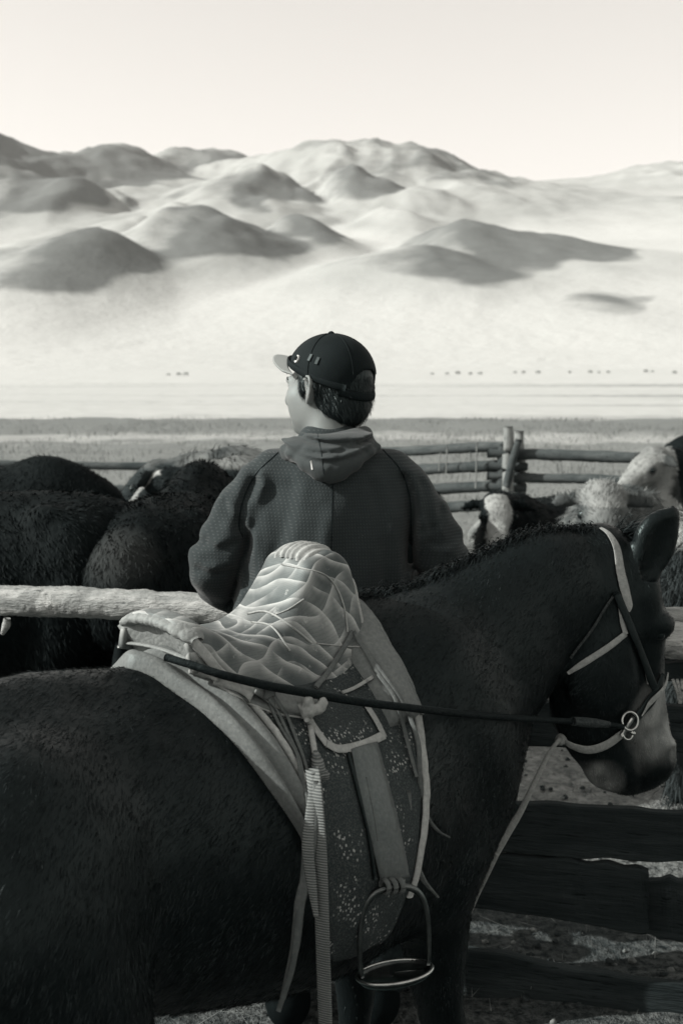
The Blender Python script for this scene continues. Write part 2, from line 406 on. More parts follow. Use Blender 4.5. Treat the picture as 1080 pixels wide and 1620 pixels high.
dn = m.math('ADD', dist, m.math('MULTIPLY', n1, 6.0))
t2 = m.n('ShaderNodeMapRange'); m.l(dn, t2.inputs[0]); t2.inputs[1].default_value = 47; t2.inputs[2].default_value = 56
band1 = m.ramp(m.math('DIVIDE', dn, 60.0), (.490, 0.0), (.512, 1.0), (.535, 1.0), (.56, 0.0)); band2 = m.ramp(m.math('DIVIDE', dn, 60.0), (.565, 0.0), (.60, .85), (.72, .85), (.77, 0.0))
t0 = m.n('ShaderNodeMapRange'); m.l(m.math('ADD', dist, m.math('MULTIPLY', n1, 1.2)), t0.inputs[0]); t0.inputs[1].default_value = 4.5; t0.inputs[2].default_value = 5.1
near_dark = m.mix(m.ramp(n5, (.34, 0.0), (.62, 1.0)), tone(.012), tone(.13)); near_dark = m.mix(m.ramp(n1, (.40, .6), (.55, 0.0)), near_dark, tone(.03)); near_dark = m.mix(m.ramp(n4, (.68, 0.0), (.76, .6)), near_dark, tone(.20)); near = m.mix(t0.outputs[0], near_dark, near)  # ground colour darker close in, blending to the paler floor
c = m.mix(t1.outputs[0], near, field); c = m.mix(m.math('MULTIPLY', band1, .75), c, tone(0.400)); c = m.mix(m.math('MULTIPLY', band2, m.ramp(n2, (.3, .5), (.6, 1.0))), c, tone(0.19)); c = m.mix(t2.outputs[0], c, plain)
m.color(c).rough(.95, .05).bump(m.math('ADD', n2, m.math('ADD', m.math('MULTIPLY', n4, .5), m.math('MULTIPLY', n5, 1.2))), .8, .03); MAT_GROUND = m.m
tag(b.build('ground', MAT_GROUND), kind='structure')
rad2 = np.concatenate([np.geomspace(315, 950, 70, endpoint=False), np.linspace(950, 4800, 290, endpoint=False), np.linspace(4800, 9000, 25)])
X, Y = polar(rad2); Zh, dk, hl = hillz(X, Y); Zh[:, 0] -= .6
# low terrace scarp at the foot of the fan, gully shade only painted on as dark marks
A = np.degrees(np.arctan2(X, Y)); rr = np.hypot(X, Y)
sc = np.clip((rr - 690) / 60, 0, 1) * np.clip((960 - rr) / 200, 0, 1) * np.clip((2 - A) / 6, 0, 1) * np.clip((A + 50) / 10, 0, 1)
gul = np.clip(.5 + .9 * np.sin(X / 12.0 + Y / 40.0 + 2.0 * vnoise(np.stack([X / 50, Y / 50, 0 * X], -1), 8)), 0, 1)
Zh += sc * 5.0
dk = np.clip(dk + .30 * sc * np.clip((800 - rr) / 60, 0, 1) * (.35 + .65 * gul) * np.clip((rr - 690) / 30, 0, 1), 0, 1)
b = MB(); b.grid(np.stack([X, Y, Zh], -1))
m = NT('hill_grass'); d_ = m.attr('scrub_shade'); n1 = m.noise(.006, 6, .62); n2 = m.noise(.035, 5, .65); n3 = m.noise(.0022, 4, .6, m.co(scale=(1, .25, 1)))
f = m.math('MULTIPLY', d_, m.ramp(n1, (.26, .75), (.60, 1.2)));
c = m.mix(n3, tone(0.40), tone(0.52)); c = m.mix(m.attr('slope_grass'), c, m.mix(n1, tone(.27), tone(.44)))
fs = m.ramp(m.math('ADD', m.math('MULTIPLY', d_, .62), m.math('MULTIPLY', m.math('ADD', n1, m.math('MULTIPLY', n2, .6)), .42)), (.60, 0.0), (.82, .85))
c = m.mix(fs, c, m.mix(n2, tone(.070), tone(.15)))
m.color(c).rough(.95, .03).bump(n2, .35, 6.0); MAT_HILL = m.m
hills = tag(b.build('hills', MAT_HILL), kind='structure'); set_attr(hills, 'scrub_shade', dk.ravel()); set_attr(hills, 'slope_grass', hl.ravel())
# ================================================================== horse
PHI = R(45); HO = np.array([-0.203, 2.037, 0.0])
HC, HS = math.cos(PHI), math.sin(PHI)
def h_loc(p):
    d = np.asarray(p, float) - HO
    return np.stack([d[..., 0] * HC + d[..., 1] * HS, -d[..., 0] * HS + d[..., 1] * HC, d[..., 2]], -1)
def h_dir(v):
    v = np.asarray(v, float); return np.stack([v[..., 0] * HC + v[..., 1] * HS, -v[..., 0] * HS + v[..., 1] * HC, v[..., 2]], -1)
def h_world(p):
    p = np.asarray(p, float)
    return np.stack([p[..., 0] * HC - p[..., 1] * HS, p[..., 0] * HS + p[..., 1] * HC, p[..., 2]], -1) + HO
NECK_M = math.tan(R(24)); HEAD_M = math.tan(R(14))
def neckpt(px, py): return h_loc(onplane(px, py, .03, 2.27, NECK_M))
def headpt(px, py): return h_loc(onplane(px, py, .54, 2.50, HEAD_M))
HEAD_L = h_dir((math.sin(R(14)), -math.cos(R(14)), 0))     # lateral axis of the head, towards the camera
HEAD_F = h_dir((math.cos(R(14)), math.sin(R(14)), 0))
def make_horse_solid():
    S = Solid((-.90, -.62, -.02), (1.12, .42, 1.62), .0082)
    T = [(-.76, 1.02, .86, .07), (-.70, 1.11, .78, .16), (-.58, 1.19, .72, .22), (-.45, 1.22, .70, .250), (-.28, 1.205, .675, .255), (-.08, 1.178, .612, .275),
         (.08, 1.165, .575, .285), (.22, 1.175, .565, .268), (.34, 1.20, .575, .235), (.44, 1.20, .60, .205), (.53, 1.14, .66, .16), (.585, 1.05, .74, .10)]
    S.sweep([(x, 0, (a + b) / 2, (a - b) / 2, w) for x, a, b, w in T], (0, 1, 0), .02, 3)
    S.limb([(.24, 0, 1.165, .05), (.34, 0, 1.185, .055), (.46, 0, 1.17, .06)], .06)         # withers
    S.limb([(-.60, 0, 1.15, .05), (-.42, 0, 1.175, .05), (-.05, 0, 1.135, .05)], .05)      # spine
    for sd in (-1, 1):
        S.ell((-.50, sd * .15, .93), (.21, .15, .26), .04)                                   # haunch
        S.limb([(-.55, sd * .17, .94, .145), (-.45, sd * .19, .78, .12), (-.39, sd * .18, .66, .08)], .04)
        S.limb([(-.39, sd * .18, .68, .085), (-.50, sd * .155, .54, .07), (-.66, sd * .14, .42, .042), (-.65, sd * .14, .36, .036), (-.63, sd * .14, .16, .028), (-.61, sd * .14, .11, .036), (-.58, sd * .14, .06, .034)], .03)
        S.limb([(-.70, sd * .12, .92, .10), (-.68, sd * .13, .70, .075), (-.62, sd * .145, .55, .05)], .05)
        S.ell((-.57, sd * .14, .035), (.07, .055, .045), .015)
        S.limb([(.40, sd * .11, 1.12, .10), (.48, sd * .135, .96, .105), (.525, sd * .125, .84, .072)], .06)   # shoulder
        S.limb([(.50, sd * .13, .86, .08), (.42, sd * .15, .76, .085), (.37, sd * .15, .70, .07)], .05)
        S.limb([(.39, sd * .145, .74, .085), (.42, sd * .13, .55, .062), (.44, sd * .125, .42, .045), (.455, sd * .125, .36, .044), (.45, sd * .125, .22, .029), (.45, sd * .125, .13, .033), (.48, sd * .125, .07, .034)], .03)
        S.ell((.49, sd * .125, .035), (.065, .055, .045), .015)
    S.ell((.51, 0, .86), (.10, .12, .13), .05)                                               # breast
    # neck: crest / underline pairs read off the photograph
    NK = [((560, 958), (650, 1380), .20), ((640, 930), (725, 1290), .160), ((725, 894), (760, 1190), .122), ((815, 858), (796, 1106), .096), ((885, 838), (842, 1052), .085), ((935, 840), (880, 1020), .072)]
    nodes = []
    for a, b, w in NK:
        A, B = neckpt(*a), neckpt(*b); c = (A + B) / 2; nodes.append((*c, np.linalg.norm(A - B) / 2, w))
    Ln = h_dir((math.sin(R(24)), -math.cos(R(24)), 0))
    S.sweep(nodes, [(0, -1, 0), (.1, -1, 0), Ln, Ln, Ln, Ln], .05, 4)
    # head
    HN = [((948, 878), 46, .058), ((962, 930), 66, .078), ((964, 985), 84, .088), ((958, 1045), 90, .078), ((959, 1095), 90, .066), ((970, 1132), 84, .056), ((982, 1160), 74, .052), ((996, 1188), 60, .053), ((998, 1210), 44, .045)]
    nodes = []
    for (x, y), hp, w in HN:
        c = headpt(x, y); nodes.append((*c, np.linalg.norm(headpt(x + hp, y) - headpt(x - hp, y)) / 2, w))
    S.sweep(nodes, HEAD_L, .03, 4)
    k = .0013
    for sd in (1, -1):
        L = HEAD_L * sd; rot = np.stack([HEAD_F, L, (0, 0, 1)], 1)
        S.ell(headpt(932, 1045) + L * .060, (.085, .032, .105), .018, rot)                    # cheek
        S.ell(headpt(1018, 978) + L * .066, (.036, .026, .030), .025, rot)                    # brow
        S.ell(headpt(1000, 930) + L * .06, (.03, .03, .05), .03, rot)
        S.limb([(*(headpt(1015, 1020) + L * .055), .016), (*(headpt(1012, 1075) + L * .05), .012), (*(headpt(1010, 1120) + L * .045), .008)], .025)   # facial crest
        S.ell(headpt(1035, 1180) + L * .036, (.030, .024, .038), .02, rot)                   # nostril wing
        S.ell(headpt(1046, 1184) + L * .052, (.015, .020, .022), .008, rot, cut=True)
        S.limb([(*(headpt(984, 1168) + L * .056), .009), (*(headpt(992, 1195) + L * .053), .010), (*(headpt(1000, 1225) + L * .046), .011), (*(headpt(1006, 1252) + L * .03), .012)], .008, cut=True)  # mouth line
        S.limb([(*(headpt(985, 1010) + L * .088), .008), (*(headpt(1000, 1075) + L * .078), .006), (*(headpt(1003, 1115) + L * .065), .005)], .025, cut=True)
        # ear: a tapering leaf, hollowed
        e0, e1, e2, e3 = (headpt(996, 900), headpt(1010, 868), headpt(1020, 838), headpt(1042, 806))
        of = np.array([.045, .052, .056, .056])
        pts = [e + L * o for e, o in zip((e0, e1, e2, e3), of)]
        if sd == -1: pts = [p + HEAD_F * .010 + np.array([0, 0, -.012 * i - .01]) for i, p in enumerate(pts)]
        S.sweep([(*pts[0], .034, .032), (*pts[1], .046, .030), (*pts[2], .044, .024), (*pts[3], .013, .011)], L, .012, 4)
        fr = L * .028 + HEAD_F * .004
        S.sweep([(*(pts[0] + fr * .8), .020, .014), (*(pts[1] + fr), .035, .022), (*(pts[2] + fr * .9), .034, .019), (*(pts[3] * .55 + pts[2] * .45 + fr * .75), .014, .011)], L, .006, 4, cut=True)
    S.ell(headpt(1025, 1205), (.034, .05, .046), .03)                                         # upper lip / nose
    S.ell(headpt(955, 1222), (.030, .040, .030), .03)                                        # chin
    def wrink(P):
        return .0035 * vnoise(P * np.array([9, 9, 5.0]), 3) + .0015 * vnoise(P * 30, 5)
    S.disp(wrink)
    return S
m = NT('horse_coat')
co = m.co(scale=(1, 1, .35)); f1 = m.noise(60, 5, .6, co); f2 = m.noise(3.2, 3, .5)
mz = m.attr('mealy')
base = m.mix(m.math('MULTIPLY', f2, .9), tone(.003), tone(.009))
base = m.mix(mz, base, m.mix(f1, tone(.07), tone(.36)))
m.color(base).rough(.38, .17).bump(f1, .35, .004)
MAT_COAT = m.m
m = NT('horse_hair'); mz = m.attr('mealy'); f2 = m.noise(14, 3, .5); f3 = m.noise(70, 2, .6, m.co(scale=(1, 1, .3)))
m.color(m.mix(mz, m.mix(m.math('MULTIPLY', f2, m.ramp(f3, (.3, .2), (.7, 1.8))), tone(.002), tone(.026)), tone(.30))).rough(.50, .10); MAT_HAIR = m.m
horse = empty('horse', tuple(HO), PHI)
tag(horse, 'dark saddled horse standing in front of the man, head lowered to the right', 'horse')
HV, HF = make_horse_solid().mesh(2)
def mealy(P):
    """pale hair: muzzle, chin whiskers, flank patch, scar"""
    W = h_world(P); q = proj(W)
    near = ((P - headpt(965, 1050)) @ HEAD_L)
    hd = P @ HEAD_F
    def blob(px, py, r, sh=1.0, pl=headpt):
        c = pl(px, py); d = np.linalg.norm((P - c) * np.array([1, 1, 1]), axis=-1); return sh * np.clip(1 - d / r, 0, 1)
    w = blob(1036, 1125, .125, 2.2) + blob(1005, 1185, .065, .9) + blob(946, 1224, .065, 2.2) + blob(1010, 1000, .07, .8) + blob(1022, 1222, .055, -1.8) + blob(1046, 1186, .035, -1.4) + blob(993, 1185, .030, -1.2) + blob(1000, 1215, .034, -1.6) + blob(966, 1190, .03, -.6)  # negative blobs: dark lips and nostril, plus shade painted along the mouth
    return np.clip(w, 0, 1) * (.75 + .5 * vnoise(P * 40, 9))
horse_body = obj('body', HV, HF, MAT_COAT, horse)
set_attr(horse_body, 'mealy', mealy(HV))

# comb: backwards over the trunk, down the neck and legs
def comb_h(P):
    d = np.zeros_like(P); d[:, 0] = -1.0; d[:, 2] = -.75
    up = P[:, 2] < .60; d[up] = (0, 0, -1)
    hd = (P[:, 0] > .78); d[hd] = HEAD_F * .25 + np.array([0, 0, -1.0])
    rump = P[:, 0] < -.35; d[rump] = (-.8, 0, -1)
    return d
TAB = np.array([(0, -.205, .290), (10, -.180, .285), (27, -.153, .268), (46, -.130, .262), (52, -.122, .262), (65, -.100, .243), (80, -.070, .221), (97, -.055, .192), (111, -.040, .168), (122, -.020, .150), (130, .02, .12)])
def not_under_saddle(C, N):
    w = np.ones(len(C)); th = np.degrees(np.arctan2(np.abs(C[:, 1]), C[:, 2] - .92))
    w[(C[:, 0] > np.interp(th, TAB[:, 0], TAB[:, 1]) + .02) & (C[:, 0] < np.interp(th, TAB[:, 0], TAB[:, 2]) - .015) & (th < 129) & (C[:, 2] > .6)] = 0
    w *= np.where(C[:, 1] > .08, .25, 1.0); w *= np.where(C[:, 2] < .45, .4, 1.0)
    return w
coat = hair('coat', HV, HF, 170000, lambda P: np.where(P[:, 0] > .8, .006, np.where(P[:, 0] > .3, .009, np.where(P[:, 2] < .78, .018, .012))), .00050, comb_h, MAT_HAIR, horse, .18, 3, not_under_saddle, .28)
coat['kind'] = 'stuff'
set_attr(coat, 'mealy', mealy(vco(coat)))
# clipped mane along the crest, forelock, tail
def strands(name, roots, dirs, length, width, n, mat, parent, seed, spread=.25, sag=.3, seg=4):
    g = np.random.default_rng(seed); mb_v = []; mb_f = []
    roots = np.asarray(roots); dirs = np.asarray(dirs)
    i = g.integers(0, len(roots), n); p = roots[i] + g.normal(size=(n, 3)) * .008
    d = dirs[i] + spread * g.normal(size=(n, 3)); d /= np.linalg.norm(d, axis=1, keepdims=True)
    ln = (length[i] if hasattr(length, '__len__') else length) * (.6 + .6 * g.random(n))
    side = np.cross(d, g.normal(size=(n, 3))); side /= np.linalg.norm(side, axis=1, keepdims=True)
    rows = []
    for k in range(seg + 1):
        w = width * (1 - .85 * k / seg); rows += [p - side * w, p + side * w]
        p = p + d * (ln / seg)[:, None]; d = d + np.array([0, 0, -sag / seg]); d /= np.linalg.norm(d, axis=1, keepdims=True)
    V = np.stack(rows, 1).reshape(-1, 3); b = np.arange(n)[:, None] * (2 * seg + 2)
    F = np.vstack([b + [2 * k, 2 * k + 1, 2 * k + 3, 2 * k + 2] for k in range(seg)])
    return obj(name, V, F, mat, parent)
HB = BVHTree.FromPolygons([tuple(v) for v in HV.tolist()], HF.tolist())
crest = np.array([neckpt(x, y) for x, y in ((575, 950), (650, 921), (725, 889), (800, 860), (870, 840), (935, 836))])
crest = spline(crest, 120)
rt = []
for c in crest:
    h = HB.ray_cast(Vector(c) + Vector((0, 0, .4)), Vector((0, 0, -1)))
    rt.append(np.array(h[0]) - np.array([0, 0, .012]) if h[0] is not None else c)
rt = np.array(rt); tang = np.gradient(rt, axis=0); tang /= np.linalg.norm(tang, axis=1, keepdims=True)
nl = h_dir((math.sin(R(24)), -math.cos(R(24)), 0))
dm = np.array([0, 0, 1.0]) - 1.1 * tang + .75 * nl
mane = strands('mane', rt, dm, .030, .0010, 9000, MAT_HAIR, horse, 5, .22, 1.8); mane['kind'] = 'stuff'
set_attr(mane, 'mealy', np.zeros(len(mane.data.vertices)))
fl = np.array([headpt(975 + 6 * i, 850 + 4 * i) for i in range(4)])
fk = strands('forelock', fl, np.tile(HEAD_F * .8 + np.array([0, 0, .3]), (4, 1)), .10, .0012, 500, MAT_HAIR, horse, 6, .35, 2.0); fk['kind'] = 'stuff'
tl = strands('tail', np.array([(-.80, 0, 1.05), (-.81, .01, 1.02), (-.81, -.01, .99)]), np.tile([-.7, 0, -.3], (3, 1)), .85, .002, 1600, MAT_HAIR, horse, 8, .14, 3.4, 8); tl['kind'] = 'stuff'
for q in (fk, tl): set_attr(q, 'mealy', np.zeros(len(q.data.vertices)))
for sd in (1, -1):                                                   # eyes
    c = headpt(1014, 990) + HEAD_L * sd * .070
    th = np.linspace(0, np.pi, 9); ph = np.linspace(0, 2 * np.pi, 14)
    P = c + .017 * np.stack([np.outer(np.sin(th), np.cos(ph)), np.outer(np.sin(th), np.sin(ph)), np.outer(np.cos(th), np.ones(14))], -1)
    b = MB(); b.grid(P); b.build('eye', simple('horse_eye', .004, .05, .6, 40, .1, 0), horse)
# ================================================================== saddle and tack
TREES = [HB]
def add_tree(o):
    me = o.data; TREES.append(BVHTree.FromPolygons([v.co.copy() for v in me.vertices], [tuple(p.vertices) for p in me.polygons]))
CAM_L = Vector(h_loc(np.array([0, 0, CAM_Z])))
def hit(px, py, trees=None):
    d = Vector(h_dir(ray(px, py))).normalized(); best = None
    for t in (trees or TREES):
        h = t.ray_cast(CAM_L, d)
        if h[0] is not None and (best is None or h[3] < best[3]): best = h
    if best is None: return None
    n = np.array(best[1]); n = n if n.dot(np.array(d)) < 0 else -n
    return np.array(best[0]), n
def lay(pix, n, off=.004, trees=None, smooth=2):
    q = spline(np.array(pix, float), n); P = []; N = []
    for x, y in q:
        h = hit(x, y, trees)
        if h is None: P.append(None); N.append(None)
        else: P.append(h[0] + h[1] * off); N.append(h[1])
    ok = [i for i in range(n) if P[i] is not None]
    for i in range(n):
        if P[i] is None:
            j = min(ok, key=lambda a: abs(a - i)); d = np.linalg.norm(P[j] - np.array(CAM_L))
            r = h_dir(ray(*q[i])); P[i] = np.array(CAM_L) + r / np.linalg.norm(r) * d; N[i] = N[j]
    P, N = np.array(P), np.array(N)
    for _ in range(smooth):
        P[1:-1] = .25 * P[:-2] + .5 * P[1:-1] + .25 * P[2:]; N[1:-1] = .25 * N[:-2] + .5 * N[1:-1] + .25 * N[2:]
    N /= np.linalg.norm(N, axis=1, keepdims=True)
    return P, N
def strap(name, pix, width, mat, parent, off=.004, thick=.25, n=28, trees=None, taper=None, sides=10):
    P, N = lay(pix, n, off, trees)
    w = np.full(n, width / 2) if taper is None else np.interp(np.linspace(0, 1, n), np.linspace(0, 1, len(taper)), taper) * width / 2
    return MB().tube(P, w, sides, True, thick, ups=N).build(name, mat, parent)
def cord(name, pix, r, mat, parent, off=None, n=24, trees=None):
    return strap(name, pix, 2 * r, mat, parent, r * .8 if off is None else off, 1.0, n, trees, None, 8)
def free(name, pts, r, mat, parent, n=40, flat=None, up=(0, -1, 0), sides=10):   # hanging freely: rows px,py,Y
    P = spline(h_loc(np.array([at(*p) for p in pts])), n)
    rr = r if np.isscalar(r) else np.interp(np.linspace(0, 1, n), np.linspace(0, 1, len(r)), r)
    return MB().tube(P, rr, sides, True, flat, up=h_dir(up)).build(name, mat, parent)
def leather(name, v, rough=.5, crack=.3, spec=.35):
    m = NT(name); a = m.noise(18, 5, .6); b = m.noise(150, 3, .6); vo = m.n('ShaderNodeTexVoronoi', feature='DISTANCE_TO_EDGE'); vo.inputs['Scale'].default_value = 90
    m.l(m.co(), vo.inputs['Vector'])
    c = m.mix(a, tone(v * .62), tone(v * 1.35)); c = m.mix(m.ramp(b, (.35, .35), (.6, 1.0)), c, m.mix(.5, c, tone(v * .4)))
    m.color(c).rough(m.ramp(a, (.2, rough - .12), (.8, rough + .15)), spec)
    m.bump(m.math('ADD', m.math('MULTIPLY', vo.outputs['Distance'], crack * 3), b), .35, .0018); return m.m
MAT_BORDER = leather('grey_leather', .17, .55, .3, .2); MAT_HIDE = leather('pale_hide', .38, .7, .4, .2); MAT_FLAP = leather('stirrup_leather', .12, .45)
MAT_THONG = leather('thong_leather', .14, .8, .3, .08); MAT_CANTLE = leather('cantle_leather', .24, .6, .8, .2)
m = NT('pad_felt'); n1 = m.noise(7, 4, .6); n2 = m.noise(320, 2, .6); vo = m.n('ShaderNodeTexVoronoi'); vo.inputs['Scale'].default_value = 190; m.l(m.co(scale=(1, 1, .75)), vo.inputs['Vector'])
n3 = m.noise(16, 3, .6)
dots = m.math('MULTIPLY', m.ramp(vo.outputs['Distance'], (.30, 1.0), (.42, 0.0)), m.ramp(n3, (.50, 0.0), (.58, 1.0)))
vr = m.n('ShaderNodeTexWhiteNoise'); m.l(vo.outputs['Position'], vr.inputs['Vector'])
dots = m.math('MULTIPLY', dots, m.math('GREATER_THAN', vr.outputs['Value'], .35))
c = m.mix(n1, tone(.009), tone(.042)); c = m.mix(m.ramp(n2, (.45, 0.0), (.72, .55)), c, tone(.10)); c = m.mix(m.math('MULTIPLY', dots, .85), c, tone(.34))
m.color(c).rough(.75, .2).bump(m.math('ADD', n2, dots), .5, .002); MAT_PAD = m.m
# woven webbing
m = NT('webbing'); w = m.n('ShaderNodeTexWave', wave_type='BANDS', bands_direction='Z'); w.inputs['Scale'].default_value = 75; w.inputs['Distortion'].default_value = .6; w.inputs['Detail Scale'].default_value = 2
m.l(m.co(), w.inputs['Vector']); n1 = m.noise(20, 3)
m.color(m.mix(w.outputs['Fac'], m.mix(n1, tone(.06), tone(.11)), m.mix(n1, tone(.14), tone(.27)))).rough(.8, .15).bump(w.outputs['Fac'], .6, .002); MAT_WEB = m.m
# brocade of the seat: soft pale ribs round dark dotted cells
m = NT('brocade'); cu = m.co(scale=(1, 1, 1)); nz = m.n('ShaderNodeTexNoise'); nz.inputs['Scale'].default_value = 13; nz.inputs['Detail'].default_value = 1.5; m.l(cu, nz.inputs['Vector'])
mx = m.n('ShaderNodeVectorMath', operation='MULTIPLY_ADD'); m.l(nz.outputs['Color'], mx.inputs[0]); mx.inputs[1].default_value = (.05, .05, .05); m.l(cu, mx.inputs[2])
vo = m.n('ShaderNodeTexVoronoi', feature='DISTANCE_TO_EDGE'); vo.inputs['Scale'].default_value = 30; vo.inputs['Randomness'].default_value = .85; m.l(mx.outputs[0], vo.inputs['Vector'])
v2 = m.n('ShaderNodeTexVoronoi', feature='DISTANCE_TO_EDGE'); v2.inputs['Scale'].default_value = 62; v2.inputs['Randomness'].default_value = .9; m.l(mx.outputs[0], v2.inputs['Vector'])
vd = m.n('ShaderNodeTexVoronoi'); vd.inputs['Scale'].default_value = 460; vd.inputs['Randomness'].default_value = .1; m.l(cu, vd.inputs['Vector'])
brk = m.noise(22, 2, .5)
def saw(scale, direc, dist, rot):
    w = m.n('ShaderNodeTexWave', wave_type='BANDS', bands_direction=direc, wave_profile='SAW'); w.inputs['Scale'].default_value = scale; w.inputs['Distortion'].default_value = dist; w.inputs['Detail'].default_value = .6; w.inputs['Detail Scale'].default_value = 1.1
    m.l(m.co(scale=(9, 9, 9), rot=rot), w.inputs['Vector']); return m.math('POWER', w.outputs['Fac'], 4.5)
r1 = m.math('MULTIPLY', saw(.95, 'X', 7.5, (.4, .9, .2)), m.ramp(brk, (.30, .35), (.58, 1.0))); r2 = m.math('MULTIPLY', saw(.8, 'Z', 9.0, (.8, .2, .6)), m.ramp(brk, (.42, .8), (.66, .15)))
rib = m.math('MAXIMUM', r1, r2); dot = m.ramp(vd.outputs['Distance'], (.18, 0.0), (.36, 1.0)); big = m.noise(9, 4, .6)
c = m.mix(dot, tone(.055), tone(.120)); c = m.mix(m.ramp(big, (.38, .85), (.60, 0.0)), c, tone(.045)); c = m.mix(m.math('MULTIPLY', rib, m.ramp(dot, (0.0, .7), (1.0, 1.0))), c, tone(.42)); c = m.mix(m.ramp(m.noise(38, 5, .7), (.62, 0.0), (.74, .8)), c, tone(.40))
m.color(c).rough(.55, .22).bump(m.math('ADD', m.math('MULTIPLY', rib, .12), m.math('MULTIPLY', m.noise(30, 5), .8)), .40, .003); MAT_BROC = m.m
MAT_ROPE = simple('black_rope', .007, .75, .15, 120, .5, .8, .004); MAT_HALTER = leather('halter_strap', .34, .8, .6, .1); MAT_BRIDLE = simple('black_bridle', .006, .55, .3, 90, .4, .5, .003)
MAT_STEEL = simple('worn_steel', .42, .28, .5, 60, .35, .2, .001, metal=1.0); MAT_IRON = simple('dark_iron', .10, .34, .5, 50, .5, .4, .002, metal=1.0)

saddle = empty('saddle', tuple(h_world(np.array([.04, 0, 1.17]))), PHI)
tag(saddle, 'high pommelled saddle with brocade seat and pale leather trim on the dark horse', 'saddle')
SOFF = np.array([.04, 0, 1.17])
def S_(o):                                # built in horse coordinates, parented to the saddle
    o.parent = saddle; o.location = tuple(-SOFF); return o
ZA = .92
def rad(x, th):
    h = HB.ray_cast(Vector((x, 0, ZA)), Vector((0, -math.sin(th), math.cos(th)))); return h[3] if h[0] is not None else .25
def bp(x, thd, off):
    th = R(thd); r = rad(x, th) + off; return np.array([x, -r * math.sin(th), ZA + r * math.cos(th)])
xr = lambda t: np.interp(abs(t), TAB[:, 0], TAB[:, 1]); xf = lambda t: np.interp(abs(t), TAB[:, 0], TAB[:, 2])
INN = np.array([(0, -.092), (20, -.080), (45, -.069), (65, -.056), (78, -.055), (86, -.066), (90, -.07)])
xi = lambda t: np.interp(abs(t), INN[:, 0], INN[:, 1])
def sheet(name, x0, x1, t0, t1, prof, mat, nu=14, nt=90):
    """skin lying on the back between the lines x0(theta), x1(theta); prof(u) = height over the coat"""
    G = []
    for t in np.linspace(t0, t1, nt):
        a, b = x0(t), x1(t); e = min(1.0, (t - t0) / 3.0 + .0, (t1 - t) / 3.0)
        G.append([bp(a + (b - a) * u, t, prof(u) * max(e, 0) - .006 * (e <= 0)) for u in np.linspace(0, 1, nu)])
    b = MB(); b.grid(G); o = S_(b.build(name, mat)); add_tree_local(o); return o
def add_tree_local(o): add_tree(o)
wob = lambda u, a: a + .0025 * math.sin(9 * u + 4)
pad = sheet('saddle_blanket', xr, xf, -130, 130, lambda u: -.01 if u in (0, 1) else wob(u, .016), MAT_PAD, 18, 110)
def puff(u):
    if u <= 0 or u >= 1: return .0
    g = .5 - .5 * math.cos(2 * math.pi * (u / .36 if u < .36 else (u - .36) / .64))
    return .018 + (.010 if u < .36 else .016) * g ** .5 if g > 1e-6 else .015
rear = sheet('rear_roll', xr, lambda t: max(xi(t), xr(t) + .004), -86, 86, puff, MAT_BORDER, 24, 90)
front = sheet('front_roll', lambda t: xf(t) - .075, lambda t: xf(t) + .008, -56, 56, lambda u: 0.0 if u in (0, 1) else .020 + .014 * math.sin(math.pi * u) ** .6, MAT_BORDER, 16, 70)
def edge(name, fx, t0, t1, off, r, mat, n=60, flat=None):
    P = np.array([bp(fx(t), t, off) for t in np.linspace(t0, t1, n)]); P += .0012 * np.stack([vnoise(P * 60 + 7 * i) for i in range(3)], -1)
    U = np.array([[0, -math.sin(R(t)), math.cos(R(t))] for t in np.linspace(t0, t1, n)])
    o = S_(MB().tube(P, r, 8, True, flat, ups=U).build(name, mat)); add_tree(o); return o
for s in (1, -1):
    edge('piping', lambda t: xi(t) + .002, s * 1, s * 86, .026, .0062, MAT_HIDE)
    edge('trim', lambda t: xf(t) - .002, s * 44, s * 113, .018, .0092, MAT_HIDE, 50, .34)
    edge('piping', lambda t: xf(t) + .003, s * 1, s * 54, .022, .004, MAT_BORDER)
# seat and pommel: one cushion lofted along the back
ST = np.array([  # x, crest z, half width, lower edge z, pommel weight
    (-.150, 1.292, .100, 1.222, 0), (-.120, 1.294, .106, 1.212, 0), (-.085, 1.272, .110, 1.198, 0), (-.040, 1.252, .116, 1.182, 0), (.015, 1.246, .122, 1.166, .1), (.06, 1.254, .128, 1.150, .3), (.100, 1.284, .134, 1.134, .65),
    (.135, 1.330, .142, 1.122, .9), (.165, 1.361, .148, 1.114, 1), (.200, 1.366, .152, 1.110, 1), (.228, 1.360, .154, 1.110, 1), (.243, 1.345, .152, 1.112, 1), (.250, 1.315, .146, 1.12, 1)])
S2 = spline(ST, 60)
PS = np.array([(0, 1), (.30, .985), (.58, .93), (.80, .76), (.93, .42), (1, 0)]); PP = np.array([(0, 1), (.27, .995), (.40, .968), (.475, .86), (.56, .62), (.72, .30), (1, 0)])
ps, pp = spline(PS, 22), spline(PP, 22)
G = []
for x, zc, w, ze, k in S2:
    k = min(max(k, 0), 1); pr = ps * (1 - k) + pp * k
    row = [(y * w * sgn, ze + (zc - ze) * z) for sgn, it in ((-1, pr[::-1]), (1, pr[1:])) for y, z in it]
    G.append([(x, y, z) for y, z in row])
G = np.array(G)
nrm = np.cross(np.gradient(G, axis=0), np.gradient(G, axis=1)); nrm /= np.linalg.norm(nrm, axis=2, keepdims=True) + 1e-9
nrm *= np.sign((nrm * (G - np.array([.05, 0, 1.1]))).sum(2, keepdims=True))
wr = .0035 * fbm(G * np.array([16, 22, 22.]), 3, 4) + .0022 * np.sin(G[..., 0] * 95 + 3 * np.sin(G[..., 2] * 28)) * np.clip((G[..., 2] - 1.30) / .05, 0, 1)
G = G + nrm * wr[..., None]
